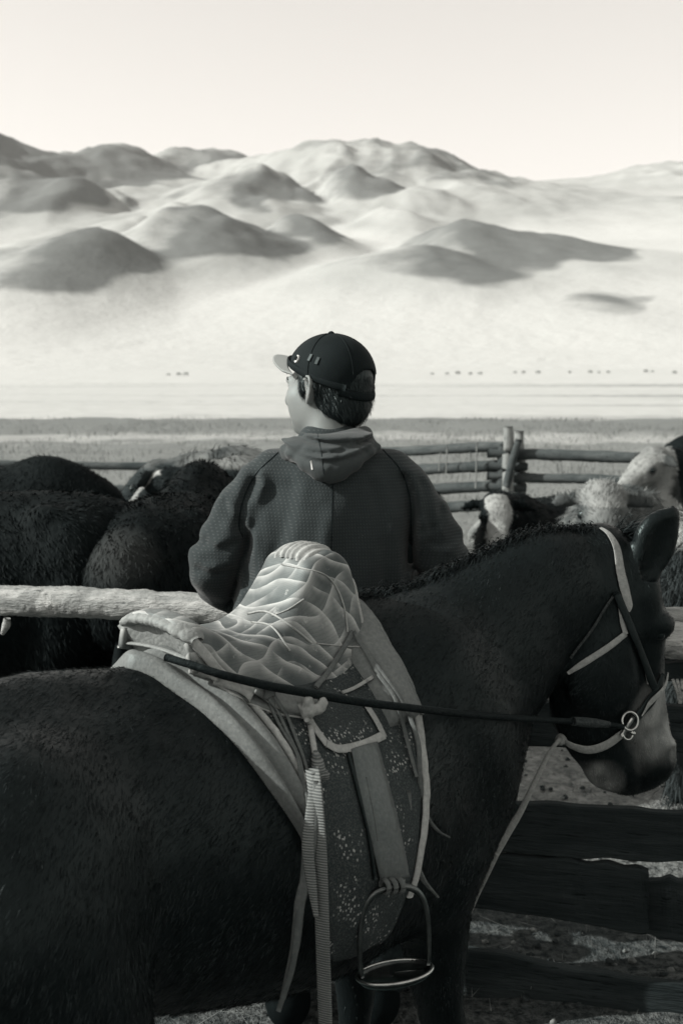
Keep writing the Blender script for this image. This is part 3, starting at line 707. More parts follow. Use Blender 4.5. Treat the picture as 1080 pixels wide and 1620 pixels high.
b = MB(); b.grid(G); seat = S_(b.build('seat', MAT_BROC)); add_tree(seat)
md = seat.modifiers.new('thickness', 'SOLIDIFY'); md.thickness = .012; md.offset = -1
def rim(idx, name, r, mat):
    P = G[idx] if isinstance(idx, int) else G[:, idx[1]]
    o = S_(MB().tube(P, r, 8).build(name, mat)); add_tree(o); return o
rim(-1, 'pommel_edge', .0055, MAT_HIDE); rim((0, 0), 'hem', .0030, MAT_HIDE); rim((0, -1), 'hem', .0030, MAT_HIDE)
# pleated pommel cap
cp = []
for v in np.linspace(-1, 1, 40):
    th = np.linspace(0, np.pi, 12); yc = .052 * v; zc = 1.352 - .018 * abs(v) ** 3; rr = .022 * (1 + .10 * math.sin(23 * v + math.sin(7 * v))) * (1 - .25 * abs(v) ** 6)
    cp.append([(.192 - 1.9 * rr * math.cos(t), yc, zc + 1.05 * rr * math.sin(t)) for t in th])
b = MB(); b.grid(cp); o = S_(b.build('pommel_cap', MAT_HIDE)); add_tree(o)
# cantle: slanted board with a pleated leather roll on top
cr = []
for v in np.linspace(-1, 1, 64):
    th = np.linspace(0, 2 * np.pi, 14); yc = .098 * v; zc = 1.281 - .020 * abs(v) ** 2.4; rr = .016 * (1 + .16 * abs(math.sin(17 * v + 1.3 * math.sin(5 * v))) ** .5 + .05 * vnoise(np.array([v * 9, 0, 0]))) * (1 - .55 * abs(v) ** 8)
    cr.append([(-.134 + 1.5 * rr * math.cos(t), yc, zc + .72 * rr * math.sin(t)) for t in th])
b = MB(); b.grid(cr, closed_v=True); b.f.append(tuple(range(14))[::-1]); b.f.append(tuple(63 * 14 + i for i in range(14))); o = S_(b.build('cantle_roll', MAT_CANTLE)); add_tree(o)
cb = []
for v in np.linspace(-1, 1, 24):
    w = .098; bot = 1.196 + .018 * (1 - v * v) * 1.0
    cb.append([(-.146 + .026 * u + .006 * math.sin(5 * v + 3 * u), v * w * (1 - .10 * u), (1.278 - .020 * abs(v) ** 2.4) * (1 - u) + bot * u) for u in np.linspace(0, 1, 8)])
b = MB(); b.grid(cb); o = S_(b.build('cantle_back', MAT_CANTLE)); add_tree(o); md = o.modifiers.new('thickness', 'SOLIDIFY'); md.thickness = .010
for s in (1, -1):
    P = np.array([(-.142, s * .096, 1.262), (-.122, s * .106, 1.235), (-.10, s * .112, 1.205), (-.07, s * .114, 1.186)])
    o = S_(MB().tube(spline(P, 12), .0085, 8, True, .3, up=(0, -s, .2)).build('cantle_post', MAT_HIDE)); add_tree(o)
    P = np.array([(-.12, s * .062, 1.205), (-.05, s * .072, 1.190), (.10, s * .080, 1.178), (.22, s * .088, 1.165)])
    o = S_(MB().tube(spline(P, 20), .022, 10, True, .35, up=(0, -s * .5, .85)).build('saddle_bar', MAT_FLAP)); add_tree(o)
P = np.array([(-.139, y, 1.222 + .012 * math.cos(y * 12)) for y in np.linspace(-.10, .10, 16)]); o = S_(MB().tube(P, .006, 8, True, .5).build('cantle_band', MAT_CANTLE)); add_tree(o)
def ruled(name, top, bot, off, mat, nu=24, nv=8, bulge=.004, curl=.0):
    a, c = spline(np.array(top, float), nu), spline(np.array(bot, float), nu); rows = []
    for i in range(nu):
        pix = [a[i] * (1 - v) + c[i] * v for v in np.linspace(0, 1, nv)]; P, N = lay(pix, nv, off, None, 1)
        rows.append(P + N * bulge * np.sin(np.pi * np.linspace(0, 1, nv))[:, None])
    G = np.array(rows); G[1:-1] = .25 * G[:-2] + .5 * G[1:-1] + .25 * G[2:]; G[1:-1] = .25 * G[:-2] + .5 * G[1:-1] + .25 * G[2:]
    G += .0015 * fbm(G * 45, 2, 3)[..., None] * np.array([0, -1, .4])
    b = MB(); b.grid(G); o = S_(b.build(name, mat)); add_tree(o); md = o.modifiers.new('thickness', 'SOLIDIFY'); md.thickness = .004; md.offset = 0; return o
ruled('skirt', [(300, 1058), (345, 1068), (400, 1082), (470, 1108), (494, 1118)], [(338, 1078), (372, 1100), (415, 1122), (455, 1132), (486, 1134)], .003, MAT_BORDER)
strap_s = lambda *a, **k: S_(strap(*a, **k)); cord_s = lambda *a, **k: S_(cord(*a, **k))
cord_s('hem', [(340, 1082), (385, 1108), (430, 1128), (482, 1137)], .0022, MAT_HIDE, None)
ruled('cloth_flap', [(350, 1064), (372, 1078), (400, 1090)], [(338, 1086), (362, 1094), (398, 1112)], .006, MAT_HIDE, 12, 6, .010)
ruled('cloth_flap', [(305, 1056), (325, 1060), (348, 1068)], [(300, 1066), (322, 1073), (345, 1078)], .004, MAT_HIDE, 12, 5, .008)
ruled('side_pocket', [(405, 1080), (440, 1092), (480, 1100), (500, 1102)], [(400, 1100), (432, 1122), (470, 1134), (488, 1138)], .006, MAT_CANTLE, 16, 6, .012)
# knee patch frame of pale hide
strap_s('flap_trim', [(474, 1112), (494, 1150), (516, 1180)], .014, MAT_HIDE, None, .004, .26); strap_s('flap_trim', [(514, 1178), (535, 1187), (570, 1180), (604, 1165)], .0155, MAT_HIDE, None, .005, .28); strap_s('flap_trim', [(606, 1168), (592, 1140), (574, 1112)], .0135, MAT_HIDE, None, .004, .26)
# cords over the seat
for pth, r in (([(446, 893), (480, 900), (512, 908), (532, 930), (545, 965), (549, 1000)], .0016), ([(392, 972), (420, 968), (452, 985), (492, 1017)], .0019), ([(398, 985), (430, 992), (458, 1030)], .0017), ([(430, 975), (455, 965), (480, 948)], .0013), ([(500, 1018), (540, 1022), (575, 1024)], .0013)):
    cord_s('cord', pth, r, MAT_HIDE, None)
strap_s('cross_strap', [(498, 1090), (520, 1060), (545, 1020), (556, 1000)], .010, MAT_THONG, None, .004, .3)
strap_s('cross_strap', [(540, 1098), (560, 1090), (590, 1072)], .007, MAT_HIDE, None, .004, .4)
strap_s('front_thong', [(556, 1000), (580, 1035), (598, 1070), (624, 1108), (642, 1180), (655, 1230)], .0085, MAT_THONG, None, .006, .35, 40)
strap_s('front_thong', [(572, 1022), (600, 1062), (630, 1105), (648, 1140)], .008, MAT_THONG, None, .006, .35, 40)
# knot and girth straps
g = np.random.default_rng(4)
P, N = lay([(478, 1115), (492, 1125)], 5, .010); kc = P.mean(0)
kn = Solid(kc - .035, kc + .035, .003)
for i in range(9): kn.ell(kc + g.normal(size=3) * .0075, (.009, .007, .010), .004)
kv, kf = kn.disp(lambda P: .0015 * vnoise(P * 220, 2)).mesh(1); o = S_(obj('knot', kv, kf, MAT_HIDE)); add_tree(o)
cord_s('tie', [(486, 1135), (490, 1165), (495, 1195)], .0050, MAT_HIDE, None, .006, 14)
P, N = lay([(495, 1195), (499, 1230)], 6, .006); kc = P.mean(0); kn = Solid(kc - .045, kc + .045, .003)
kn.limb([(*(P[0] + N[0] * .002), .006), (*(P[3] + N[3] * .004), .011), (*(P[-1] + N[0] * .002), .008)], .006); kn.ell(P[-1] + np.array([.012, -.006, .0]), (.007, .007, .009), .004)
kv, kf = kn.disp(lambda P: .0015 * np.sin(P[..., 2] * 900)).mesh(1); o = S_(obj('knot', kv, kf, MAT_WEB)); add_tree(o)
S_(free('girth_strap', [(494, 1215, 1.792), (500, 1270, 1.762), (505, 1340, 1.752), (508, 1420, 1.752), (511, 1520, 1.757), (515, 1640, 1.775)], .0125, MAT_WEB, None, 50, .16, (-.35, -1, 0)))
S_(free('strap_tail', [(496, 1222, 1.785), (492, 1280, 1.76), (487, 1340, 1.75), (493, 1400, 1.745), (500, 1450, 1.745)], [.004, .008, .010, .008, .004], MAT_WEB, None, 40, .22, (-.2, -1, 0)))
S_(free('strap_tail', [(500, 1235, 1.775), (496, 1300, 1.755), (486, 1380, 1.75), (474, 1430, 1.752), (466, 1500, 1.76), (447, 1580, 1.77)], [.004, .008, .009, .008, .005], MAT_THONG, None, 40, .25, (-.2, -1, 0)))
S_(free('strap_tail', [(484, 1330, 1.76), (482, 1380, 1.752), (473, 1450, 1.752), (462, 1530, 1.76), (440, 1600, 1.77)], [.006, .007, .0055, .004], MAT_FLAP, None, 40, .25, (-.2, -1, 0)))
for pth in ([(420, 1098), (434, 1120), (452, 1160), (472, 1205), (484, 1260), (490, 1300)], [(430, 1098), (450, 1130), (466, 1170), (482, 1215), (490, 1262)], [(418, 1100), (440, 1150), (468, 1200), (486, 1270), (498, 1330)]):
    strap_s('thong', pth, .0065, MAT_THONG, None, .005, .5, 36)
P, N = lay([(414, 1094), (428, 1096)], 4, .008); kc = P.mean(0); kn = Solid(kc - .03, kc + .03, .003)
for i in range(5): kn.ell(kc + g.normal(size=3) * .004, (.007, .006, .006), .003)
kv, kf = kn.mesh(1); S_(obj('knot', kv, kf, MAT_THONG))
# stirrup leather
ruled('stirrup_leather', [(551, 1188), (562, 1240), (578, 1310), (592, 1370), (600, 1398)], [(592, 1176), (606, 1230), (622, 1290), (634, 1345), (642, 1384)], .006, MAT_FLAP, 30, 7, .004)
cord_s('stirrup_leather_edge', [(548, 1192), (563, 1250), (580, 1320), (590, 1390)], .0034, MAT_BRIDLE, None, .004, 30)  # black cord put in for the shaded gap along the leather
cord_s('seam', [(578, 1230), (590, 1290), (596, 1330)], .0012, MAT_THONG, None, .002, 20)
# stirrup
sc_ = h_loc(at(622, 1404, 1.868)); yaw = h_dir((math.cos(R(12)), math.sin(R(12)), 0)); outv = h_dir((math.sin(R(12)), -math.cos(R(12)), 0))
def sp(u, z, o=0.0): return sc_ + yaw * u + np.array([0, 0, z]) + outv * o
arch = [sp(u, z) for u, z in ((-.052, -.150), (-.0555, -.125), (-.056, -.085), (-.053, -.050), (-.044, -.022), (-.028, -.006), (0, 0.0), (.028, -.003), (.046, -.018), (.056, -.045), (.060, -.080), (.061, -.115), (.060, -.140))]
stp = S_(MB().tube(spline(arch, 60), np.interp(np.linspace(0, 1, 60), [0, .2, .5, .8, 1], [.0038, .0045, .0068, .0045, .0038]), 10, True, .75, up=outv).build('stirrup', MAT_IRON))
tb = MB(); th = np.linspace(0, 2 * np.pi, 40); rows = []
for rr, zz in ((.0, -.150), (.80, -.150), (.93, -.148), (1.0, -.143), (1.03, -.146), (1.0, -.152), (.9, -.158), (.0, -.160)):
    rows.append([sp(.062 * rr * math.cos(t) + .003, zz + .004 * math.cos(t), .036 * rr * math.sin(t)) for t in th])
tb.grid(rows, closed_v=True); o = tb.build('tread', MAT_IRON, stp)
tb = MB(); tb.tube([sp(.0635 * math.cos(t) + .003, -.146 + .004 * math.cos(t), .037 * math.sin(t)) for t in np.linspace(0, 2 * np.pi, 48)], .0028, 8, False); tb.build('tread_rim', MAT_STEEL, stp)
for q in range(3):
    P = [sp(-.014 + .012 * q + .007 * math.cos(t) * .6, .003 + .011 * math.sin(t), .011 * math.cos(t)) for t in np.linspace(0, 2 * np.pi, 16)]
    S_(MB().tube(P, .0052, 8, False, .6).build('wrapping', MAT_THONG))
# long black rein from the cantle to the bit, loose thongs in front
rein = tag(empty('rein', tuple(HO), PHI), 'thick black rope rein drawn from the saddle to the bit', 'rein')
def Rn(o): o.parent = rein; return o
rp = [(262, 1040, 1.865), (300, 1051, 1.850), (350, 1067, 1.845), (420, 1084, 1.872), (480, 1095, 1.900), (560, 1109, 1.940), (640, 1119, 1.985), (720, 1128, 2.08), (800, 1135, 2.19), (880, 1140, 2.30), (945, 1144, 2.375), (985, 1150, 2.40)]
Rn(free('rope', rp, [.0060, .0068, .0076, .0070, .0064, .0060, .0056], MAT_ROPE, None, 120, None, (0, 0, 1), 12))
Rn(free('braid', [(905, 1141, 2.325), (930, 1143, 2.352), (962, 1146, 2.380)], [.009, .0105, .0100, .007], simple('worn_braid', .035, .8, .15, 140, .7, .9, .004), None, 16))
S_(free('loose_thong', [(648, 1132, 2.02), (662, 1180, 2.00), (664, 1240, 1.99), (675, 1290, 2.0), (692, 1314, 2.02), (711, 1325, 2.04)], [.004, .0042, .004, .0036, .002], MAT_THONG, None, 40, .4, (0, -1, 0)))
S_(free('loose_thong', [(646, 1250, 1.965), (648, 1310, 1.955), (656, 1355, 1.96), (668, 1390, 1.97), (693, 1420, 2.0)], [.004, .0055, .0055, .005, .002], MAT_THONG, None, 40, .4, (0, -1, 0)))
# ------------------------------------------------------------------ halter and bridle
halter = tag(empty('halter', tuple(HO), PHI), 'pale webbing halter with metal rings on the horse head', 'halter')
bridle = tag(empty('bridle', tuple(HO), PHI), 'black leather bridle over the pale halter on the horse head', 'bridle')
T0 = [HB]
wk = dict(trees=T0)
strap('crown_strap', [(948, 836), (962, 846), (974, 868), (979, 900), (986, 930), (993, 958), (994, 968)], .021, MAT_HALTER, halter, .003, .10, 44, T0, [.35, .6, .9, 1, 1.05, .85, .10])
strap('cheek_strap', [(980, 955), (983, 985), (988, 1003)], .011, MAT_HALTER, halter, .004, .25, 16, T0)
strap('throat_strap', [(988, 1002), (960, 1024), (928, 1045), (898, 1064)], .014, MAT_HALTER, halter, .004, .22, 26, T0, [.9, 1, 1, 1, .55])
cord('cheek_cord', [(1008, 1028), (1016, 1048), (1024, 1080)], .0035, MAT_HALTER, halter, .004, 16, T0)
strap('cheek_piece', [(971, 937), (988, 975), (1005, 1020), (1022, 1062), (1034, 1088)], .0165, MAT_BRIDLE, bridle, .008, .25, 34, T0)
strap('nose_piece', [(1044, 1066), (1038, 1085), (1026, 1108), (1008, 1128), (998, 1142)], .024, MAT_BRIDLE, bridle, .006, .25, 24, T0)
strap('noseband', [(1047, 1062), (1043, 1082), (1030, 1102), (1016, 1118), (1008, 1130)], .013, MAT_HALTER, halter, .012, .3, 24, T0, [.8, 1.2, 1, .6, .3])
strap('chin_strap', [(888, 1165), (905, 1177), (930, 1184), (958, 1176), (985, 1156)], .021, MAT_HALTER, halter, .006, .25, 30, T0, [.75, .9, 1, 1, .9])
cord('throat_lash', [(972, 938), (955, 962), (935, 995), (914, 1022), (900, 1040)], .0030, simple('braided_cord', .05, .8, .1, 260, .7, 1.0, .004), bridle, .003, 40, T0)
def ring(name, px, py, r, parent, mat, tube=.0026, tilt=(0, 0, 1)):
    h = hit(px, py, T0); c = h[0] + h[1] * .014; n = h[1] + .4 * np.array(tilt); n /= np.linalg.norm(n)
    a = np.cross(n, (0, 0, 1)); a /= np.linalg.norm(a); b_ = np.cross(n, a)
    return MB().tube([c + r * (math.cos(t) * a + math.sin(t) * b_) for t in np.linspace(0, 2 * np.pi, 28)], tube, 8, False).build(name, mat, parent)
ring('ring', 990, 1136, .019, bridle, MAT_STEEL, .0028); ring('ring', 987, 1157, .011, halter, MAT_STEEL, .0026)
b = MB(); P, N = lay([(978, 1160), (988, 1142), (996, 1130)], 8, .012, T0); b.tube(P, .0055, 8); b.build('bit_bar', MAT_STEEL, bridle)
P, N = lay([(992, 1155), (999, 1157)], 4, .012, T0); b = MB(); b.tube(P, [.003, .006, .006, .003], 8); b.build('buckle', MAT_STEEL, halter)
P, N = lay([(884, 1163), (892, 1167)], 4, .004, T0); kc = P.mean(0); kn = Solid(kc - .04, kc + .04, .0035)
for i in range(6): kn.ell(kc + g.normal(size=3) * .006, (.010, .009, .011), .004)
kv, kf = kn.mesh(1); obj('knot', kv, kf, MAT_HALTER, halter)
lead = tag(empty('lead_rope', tuple(HO), PHI), 'pale flat lead rope hanging slanted from the horse chin', 'rope')
lp = [(887, 1166, 2.435), (868, 1192, 2.43), (846, 1236, 2.42), (822, 1285, 2.41), (800, 1320, 2.40), (782, 1350, 2.40)]
o = free('rope', lp, [.0042, .0045, .0052, .0062, .0078, .0095, .010], MAT_HALTER, None, 40, .35, (-.3, -1, 0)); o.parent = lead
o = free('rope_end', [(783, 1348, 2.40), (770, 1376, 2.41), (745, 1430, 2.45), (720, 1500, 2.5), (700, 1620, 2.55)], [.010, .009, .008], MAT_HALTER, None, 30, .3, (-.3, -1, 0)); o.parent = lead
# ================================================================== the man
MO = np.array([-0.023, 2.95, 0.0])
person = tag(empty('person', tuple(MO)), 'man seen from behind in dark cap and grey waffle-knit jacket, face turned left', 'person')
HA = R(54)                                                      # head turned to his left
FW = np.array([-math.sin(HA), math.cos(HA), 0.0]); LT = np.array([-math.cos(HA), -math.sin(HA), 0.0])   # face direction, his left
UPV = np.array([0, 0, 1.0])
HCEN = np.array([-.012, .045, 1.640])
def hp(f, l, u): return HCEN + FW * f + LT * l + UPV * u
RH = np.stack([FW, LT, UPV], 1)
ARM = {}
for s in (-1, 1):
    if s < 0: ARM[s] = [(-.140, .01, 1.425, .066), (-.195, -.005, 1.365, .072), (-.236, -.01, 1.285, .076), (-.282, .0, 1.205, .074), (-.276, .06, 1.150, .070), (-.24, .17, 1.105, .060), (-.20, .27, 1.075, .050)]
    else: ARM[s] = [(.138, .01, 1.425, .066), (.190, .0, 1.365, .072), (.228, -.005, 1.29, .075), (.268, .0, 1.225, .074), (.268, .06, 1.165, .070), (.235, .17, 1.110, .060), (.20, .27, 1.075, .050)]
# body: head, neck, trunk, arms with hands, legs as one skin
B = Solid((-.40, -.24, -.01), (.40, .48, 1.80), .0075)
B.sweep([(0, .02, .84, .10, .15), (0, .0, 1.0, .105, .145), (0, .0, 1.2, .11, .155), (0, .01, 1.36, .105, .165), (0, .01, 1.44, .07, .13)], (1, 0, 0), .03)
B.limb([(0, .0, 1.42, .07), (-.005, .015, 1.52, .058), (-.01, .03, 1.60, .056)], .03)
B.ell(hp(-.015, 0, .025), (.098, .078, .100), .02, RH); B.ell(hp(.030, 0, -.035), (.070, .064, .085), .03, RH)       # skull, face
B.ell(hp(.045, 0, -.090), (.046, .050, .030), .03, RH); B.ell(hp(.075, 0, -.098), (.020, .026, .018), .02, RH)      # jaw, chin
B.ell(hp(.088, 0, .018), (.020, .050, .014), .02, RH)                                                               # brow
for s in (-1, 1):
    B.ell(hp(.060, s * .044, -.022), (.030, .024, .026), .02, RH)                                                  # cheekbone
    B.ell(hp(.040, s * .050, -.055), (.034, .016, .030), .025, RH)
    B.ell(hp(.092, s * .030, .000), (.012, .016, .010), .006, RH, cut=True)                                        # eye socket
    B.ell(hp(.080, s * .031, -.001), (.012, .014, .009), .004, RH)
    # ear: rim, lobe, hollow
    e = lambda f, u, o=0: hp(f, s * (.081 + 1.5 * o), u)
    B.limb([(*e(-.004, -.032), .009), (*e(-.016, -.012, .008), .007), (*e(-.024, .012, .012), .0065), (*e(-.014, .030, .010), .0065), (*e(.002, .024, .004), .006), (*e(.004, .006, .0), .005)], .006)
    B.ell(e(-.008, .0, .0), (.016, .006, .028), .006, RH); B.ell(e(-.006, .002, .011), (.008, .006, .015), .004, RH, cut=True)
    # arm and hand on the rail
    a = np.array(ARM[s]); a[:, 3] *= .55; B.limb(a, .02)
    w = np.array(ARM[s][-1][:3]); hd = w + np.array([-s * .03, .07, -.012])
    B.sweep([(*w, .024, .030), (*hd, .017, .042), (*(hd + np.array([-s * .008, .03, -.004])), .015, .040)], (1, 0, 0), .015)
    for q, (dx, ln) in enumerate(((-.032, .9), (-.011, 1.0), (.011, .95), (.031, .78))):
        r0 = hd + np.array([dx - s * .008, .025, -.002]); B.limb([(*r0, .0105), (*(r0 + np.array([0, .035 * ln, .002])), .0098), (*(r0 + np.array([0, .058 * ln, -.020])), .0090), (*(r0 + np.array([0, .055 * ln, -.048])), .0080)], .006)
    t0 = w + np.array([-s * .04, .05, -.012]); B.limb([(*t0, .013), (*(t0 + np.array([-s * .022, .025, -.012])), .0115), (*(t0 + np.array([-s * .026, .045, -.036])), .010)], .008)
    # leg
    B.limb([(s * .09, .02, .88, .085), (s * .105, .025, .70, .075), (s * .11, .03, .50, .055), (s * .11, .02, .35, .055), (s * .115, .01, .10, .04)], .03)
    B.sweep([(s * .115, -.03, .05, .035, .038), (s * .125, .08, .04, .03, .045), (s * .13, .16, .03, .022, .040)], (1, 0, 0), .03)
nose = [hp(.100, 0, .008), hp(.112, 0, -.014), hp(.120, 0, -.034), hp(.104, 0, -.040)]
B.limb([(*p, r) for p, r in zip(nose, (.009, .011, .014, .012))], .012)
B.limb([(*hp(.098, s, -.066), .007) for s in (-.018, 0, .018)], .008); B.limb([(*hp(.096, s, -.077), .007) for s in (-.016, 0, .016)], .008)
m = NT('skin'); n1 = m.noise(40, 4); n2 = m.noise(9, 3); m.color(m.mix(n2, tone(.13), tone(.21))).rough(.5, .35).bump(n1, .15, .002)
m.b.inputs['Subsurface Weight'].default_value = .12; m.b.inputs['Subsurface Radius'].default_value = (.006, .004, .003); MAT_SKIN = m.m
V, F = B.mesh(1); obj('body', V, F, MAT_SKIN, person)
for s in (-1, 1):                                               # eyes, brows
    c = hp(.0855, s * .031, .000); th = np.linspace(0, np.pi, 7); ph = np.linspace(0, 2 * np.pi, 12)
    G = c + .0105 * np.stack([np.outer(np.sin(th), np.cos(ph)), np.outer(np.sin(th), np.sin(ph)), np.outer(np.cos(th), np.ones(12))], -1)
    b = MB(); b.grid(G); b.build('eye', simple('eye_dark', .03, .15, .5, 40, .2, 0), person)
    b = MB(); b.tube(spline([hp(.104, s * .012, .020), hp(.100, s * .032, .026), hp(.086, s * .050, .020)], 10), [.001] + [.0018] * 8 + [.001], 6); b.build('eyebrow', simple('brow', .01, .8, .1), person)
    b = MB(); b.tube(spline([hp(.097, s * .020, .004), hp(.096, s * .032, .007), hp(.088, s * .044, .003)], 8), .0008, 6); b.build('eyelash', simple('lash', .008, .8, .1), person)
# hair: close cropped cap of hair with a rough fringe at the nape
Hs = Solid(HCEN - .17, HCEN + .17, .006)
Hs.ell(hp(-.018, 0, .022), (.106, .086, .105), .01, RH); Hs.ell(hp(-.055, 0, -.045), (.058, .066, .050), .03, RH)
Hs.ell(hp(.085, 0, -.06), (.090, .13, .110), .02, RH, cut=True); Hs.ell(hp(.022, 0, -.045), (.034, .14, .040), .015, RH, cut=True)
for s in (-1, 1): Hs.ell(hp(.022, s * .076, .004), (.009, .008, .030), .008, RH)                                    # sideburns
hv, hf = Hs.mesh(2)
m = NT('black_hair'); n1 = m.noise(120, 3, .6, m.co(scale=(1, 1, .2))); m.color(m.mix(n1, tone(.003), tone(.012))).rough(.45, .3).bump(n1, .6, .004); MAT_BH = m.m
hr = obj('hair', hv, hf, MAT_BH, person)
def comb_n(P): d = (P - HCEN) * .2 - FW * .5; d[:, 2] = -1; return d
hs_ = hair('hair_strands', hv, hf, 5000, .018, .0006, comb_n, MAT_BH, hr, .25, 5, lambda C, N: (C[:, 2] < HCEN[2] + .03) * 1.0, .3); hs_['kind'] = 'stuff'
# cap
m = NT('cap_cloth'); n1 = m.noise(400, 2); n2 = m.noise(14, 3); m.color(m.mix(n2, tone(.004), tone(.012))).rough(.8, .12).bump(n1, .3, .001); MAT_CAP = m.m
Cs = Solid(HCEN - .19, HCEN + .19, .005)
Cs.ell(hp(-.012, 0, .030), (.116, .096, .103), .01, RH)
rt_ = R(13); fz = np.array([math.cos(rt_), 0, math.sin(rt_)])   # the rim rises to the front
def below(P):
    q = P - HCEN.astype(np.float32); f = q @ FW.astype(np.float32); u = q[..., 2]
    return u - (.028 + .36 * f)
Cs.put(below, HCEN - .19, HCEN + .19, .004, cut=True)
Cs.ell(hp(-.012, 0, .026), (.108, .088, .095), .004, RH, cut=True)
oc = hp(-.115, 0, .004); Cs.ell(oc, (.05, .046, .040), .004, RH, cut=True)                                          # opening over the strap
cv, cf = Cs.mesh(2); cap = obj('cap', cv, cf, MAT_CAP, person)
th = np.linspace(0, 2 * np.pi, 60)
def capring(z0, k, r, a0, a1, n=50, name='cap_band', mat=None, fl=.35):
    P = []
    for t in np.linspace(a0, a1, n):
        f, l = -.012 + .1135 * math.cos(t) * k, .0935 * math.sin(t) * k; P.append(hp(f, l, z0 + .36 * f))
    N = [FW * math.cos(t) + LT * math.sin(t) for t in np.linspace(a0, a1, n)]
    return MB().tube(P, r, 8, True, fl, ups=np.array(N)).build(name, mat or MAT_CAP, cap)
capring(.036, 1.0, .009, R(-140), R(140)); capring(.024, .985, .0105, R(132), R(228), 26, 'cap_strap')
def onc(f, l, u, off=.001):                                     # nearest point on the crown
    v = np.array([(f + .012) / .116, l / .096, (u - .030) / .103]); v /= np.linalg.norm(v); return hp(-.012 + v[0] * (.116 + off), v[1] * (.096 + off), .030 + v[2] * (.103 + off))
for a in range(6):                                              # panel seams
    t = R(30 + 60 * a); P = [onc(-.012 + math.cos(t) * math.cos(e), math.sin(t) * math.cos(e), .03 + math.sin(e) * 1.0, .0006) for e in np.linspace(R(-5), R(88), 16)]
    P = [hp(-.012 + math.cos(t) * math.cos(e) * .1166, math.sin(t) * math.cos(e) * .0966, .030 + math.sin(e) * .1036) for e in np.linspace(R(2), R(88), 16)]
    MB().tube(P, .0012, 6).build('seam', MAT_CAP, cap)
b = MB(); b.tube([hp(-.012, 0, .132), hp(-.012, 0, .136), hp(-.012, 0, .139)], [.008, .0075, .003], 10); b.build('button', MAT_CAP, cap)
bg = []
for v in np.linspace(0, 1, 10):
    row = []
    for u in np.linspace(-1, 1, 21):
        t = u * R(62); f0, l0 = -.012 + .114 * math.cos(t), .094 * math.sin(t)
        ff = .054 * v * (1 - .55 * u * u) ** .5 * (1 - .12 * abs(u))
        row.append(hp(f0 + ff, l0 * (1 + .03 * v), .036 + .36 * f0 - .002 + .004 * v - .014 * (l0 / .08) ** 2 + .16 * ff))
    bg.append(row)
b = MB(); b.grid(bg); br = b.build('brim', simple('brim_cloth', .22, .55, .3, 300, .12, .2, .001), cap); md = br.modifiers.new('t', 'SOLIDIFY'); md.thickness = .004
def patch(name, dirs, w, h, mat, tilt=0.0, shape='rect', off=.0022):
    f, l, u = dirs; c = onc(f, l, u, off); n = (c - hp(-.012, 0, .03)); n /= np.linalg.norm(n)
    a = np.cross(UPV, n); a /= np.linalg.norm(a); b2 = np.cross(n, a); ct, st = math.cos(tilt), math.sin(tilt); a, b2 = a * ct + b2 * st, b2 * ct - a * st
    mb = MB()
    if shape == 'rect': pts = [(-w, -h), (w, -h), (w, h), (-w, h)]
    else: pts = [(w * math.cos(t), h * math.sin(t)) for t in np.linspace(0, 2 * np.pi, 24, endpoint=False)]
    k = len(pts); top = [c + a * x + b2 * y + n * .0012 - n * (x * x + y * y) / .22 for x, y in pts]; bot = [p - n * .004 for p in top]
    mb.v = [list(p) for p in top + bot]; mb.f = [tuple(range(k))] + [(i, i + k, (i + 1) % k + k, (i + 1) % k) for i in range(k)]
    return mb.build(name, mat, cap, False), c, n, a, b2
MAT_BADGE = simple('badge_light', .55, .5, .4, 90, .2, .2, .001); MAT_BAR = simple('badge_bar', .04, .6, .3, 90, .2, .2, .001)
o, c, n, a, b2 = patch('badge', (.030, .080, .070), .0085, .0100, MAT_BADGE, 0, 'round')
b = MB(); b.tube([c + n * .0022 + a * .0048 * math.cos(t) + b2 * (.0056 * math.sin(t)) for t in np.linspace(R(-50), R(230), 20)], .0017, 6); b.build('emblem', MAT_CAP, cap)
patch('badge_bar', (-.014, .088, .074), .0036, .0088, MAT_BAR, R(-14)); patch('badge_bar', (-.036, .088, .066), .0036, .0090, MAT_BAR, R(-18))
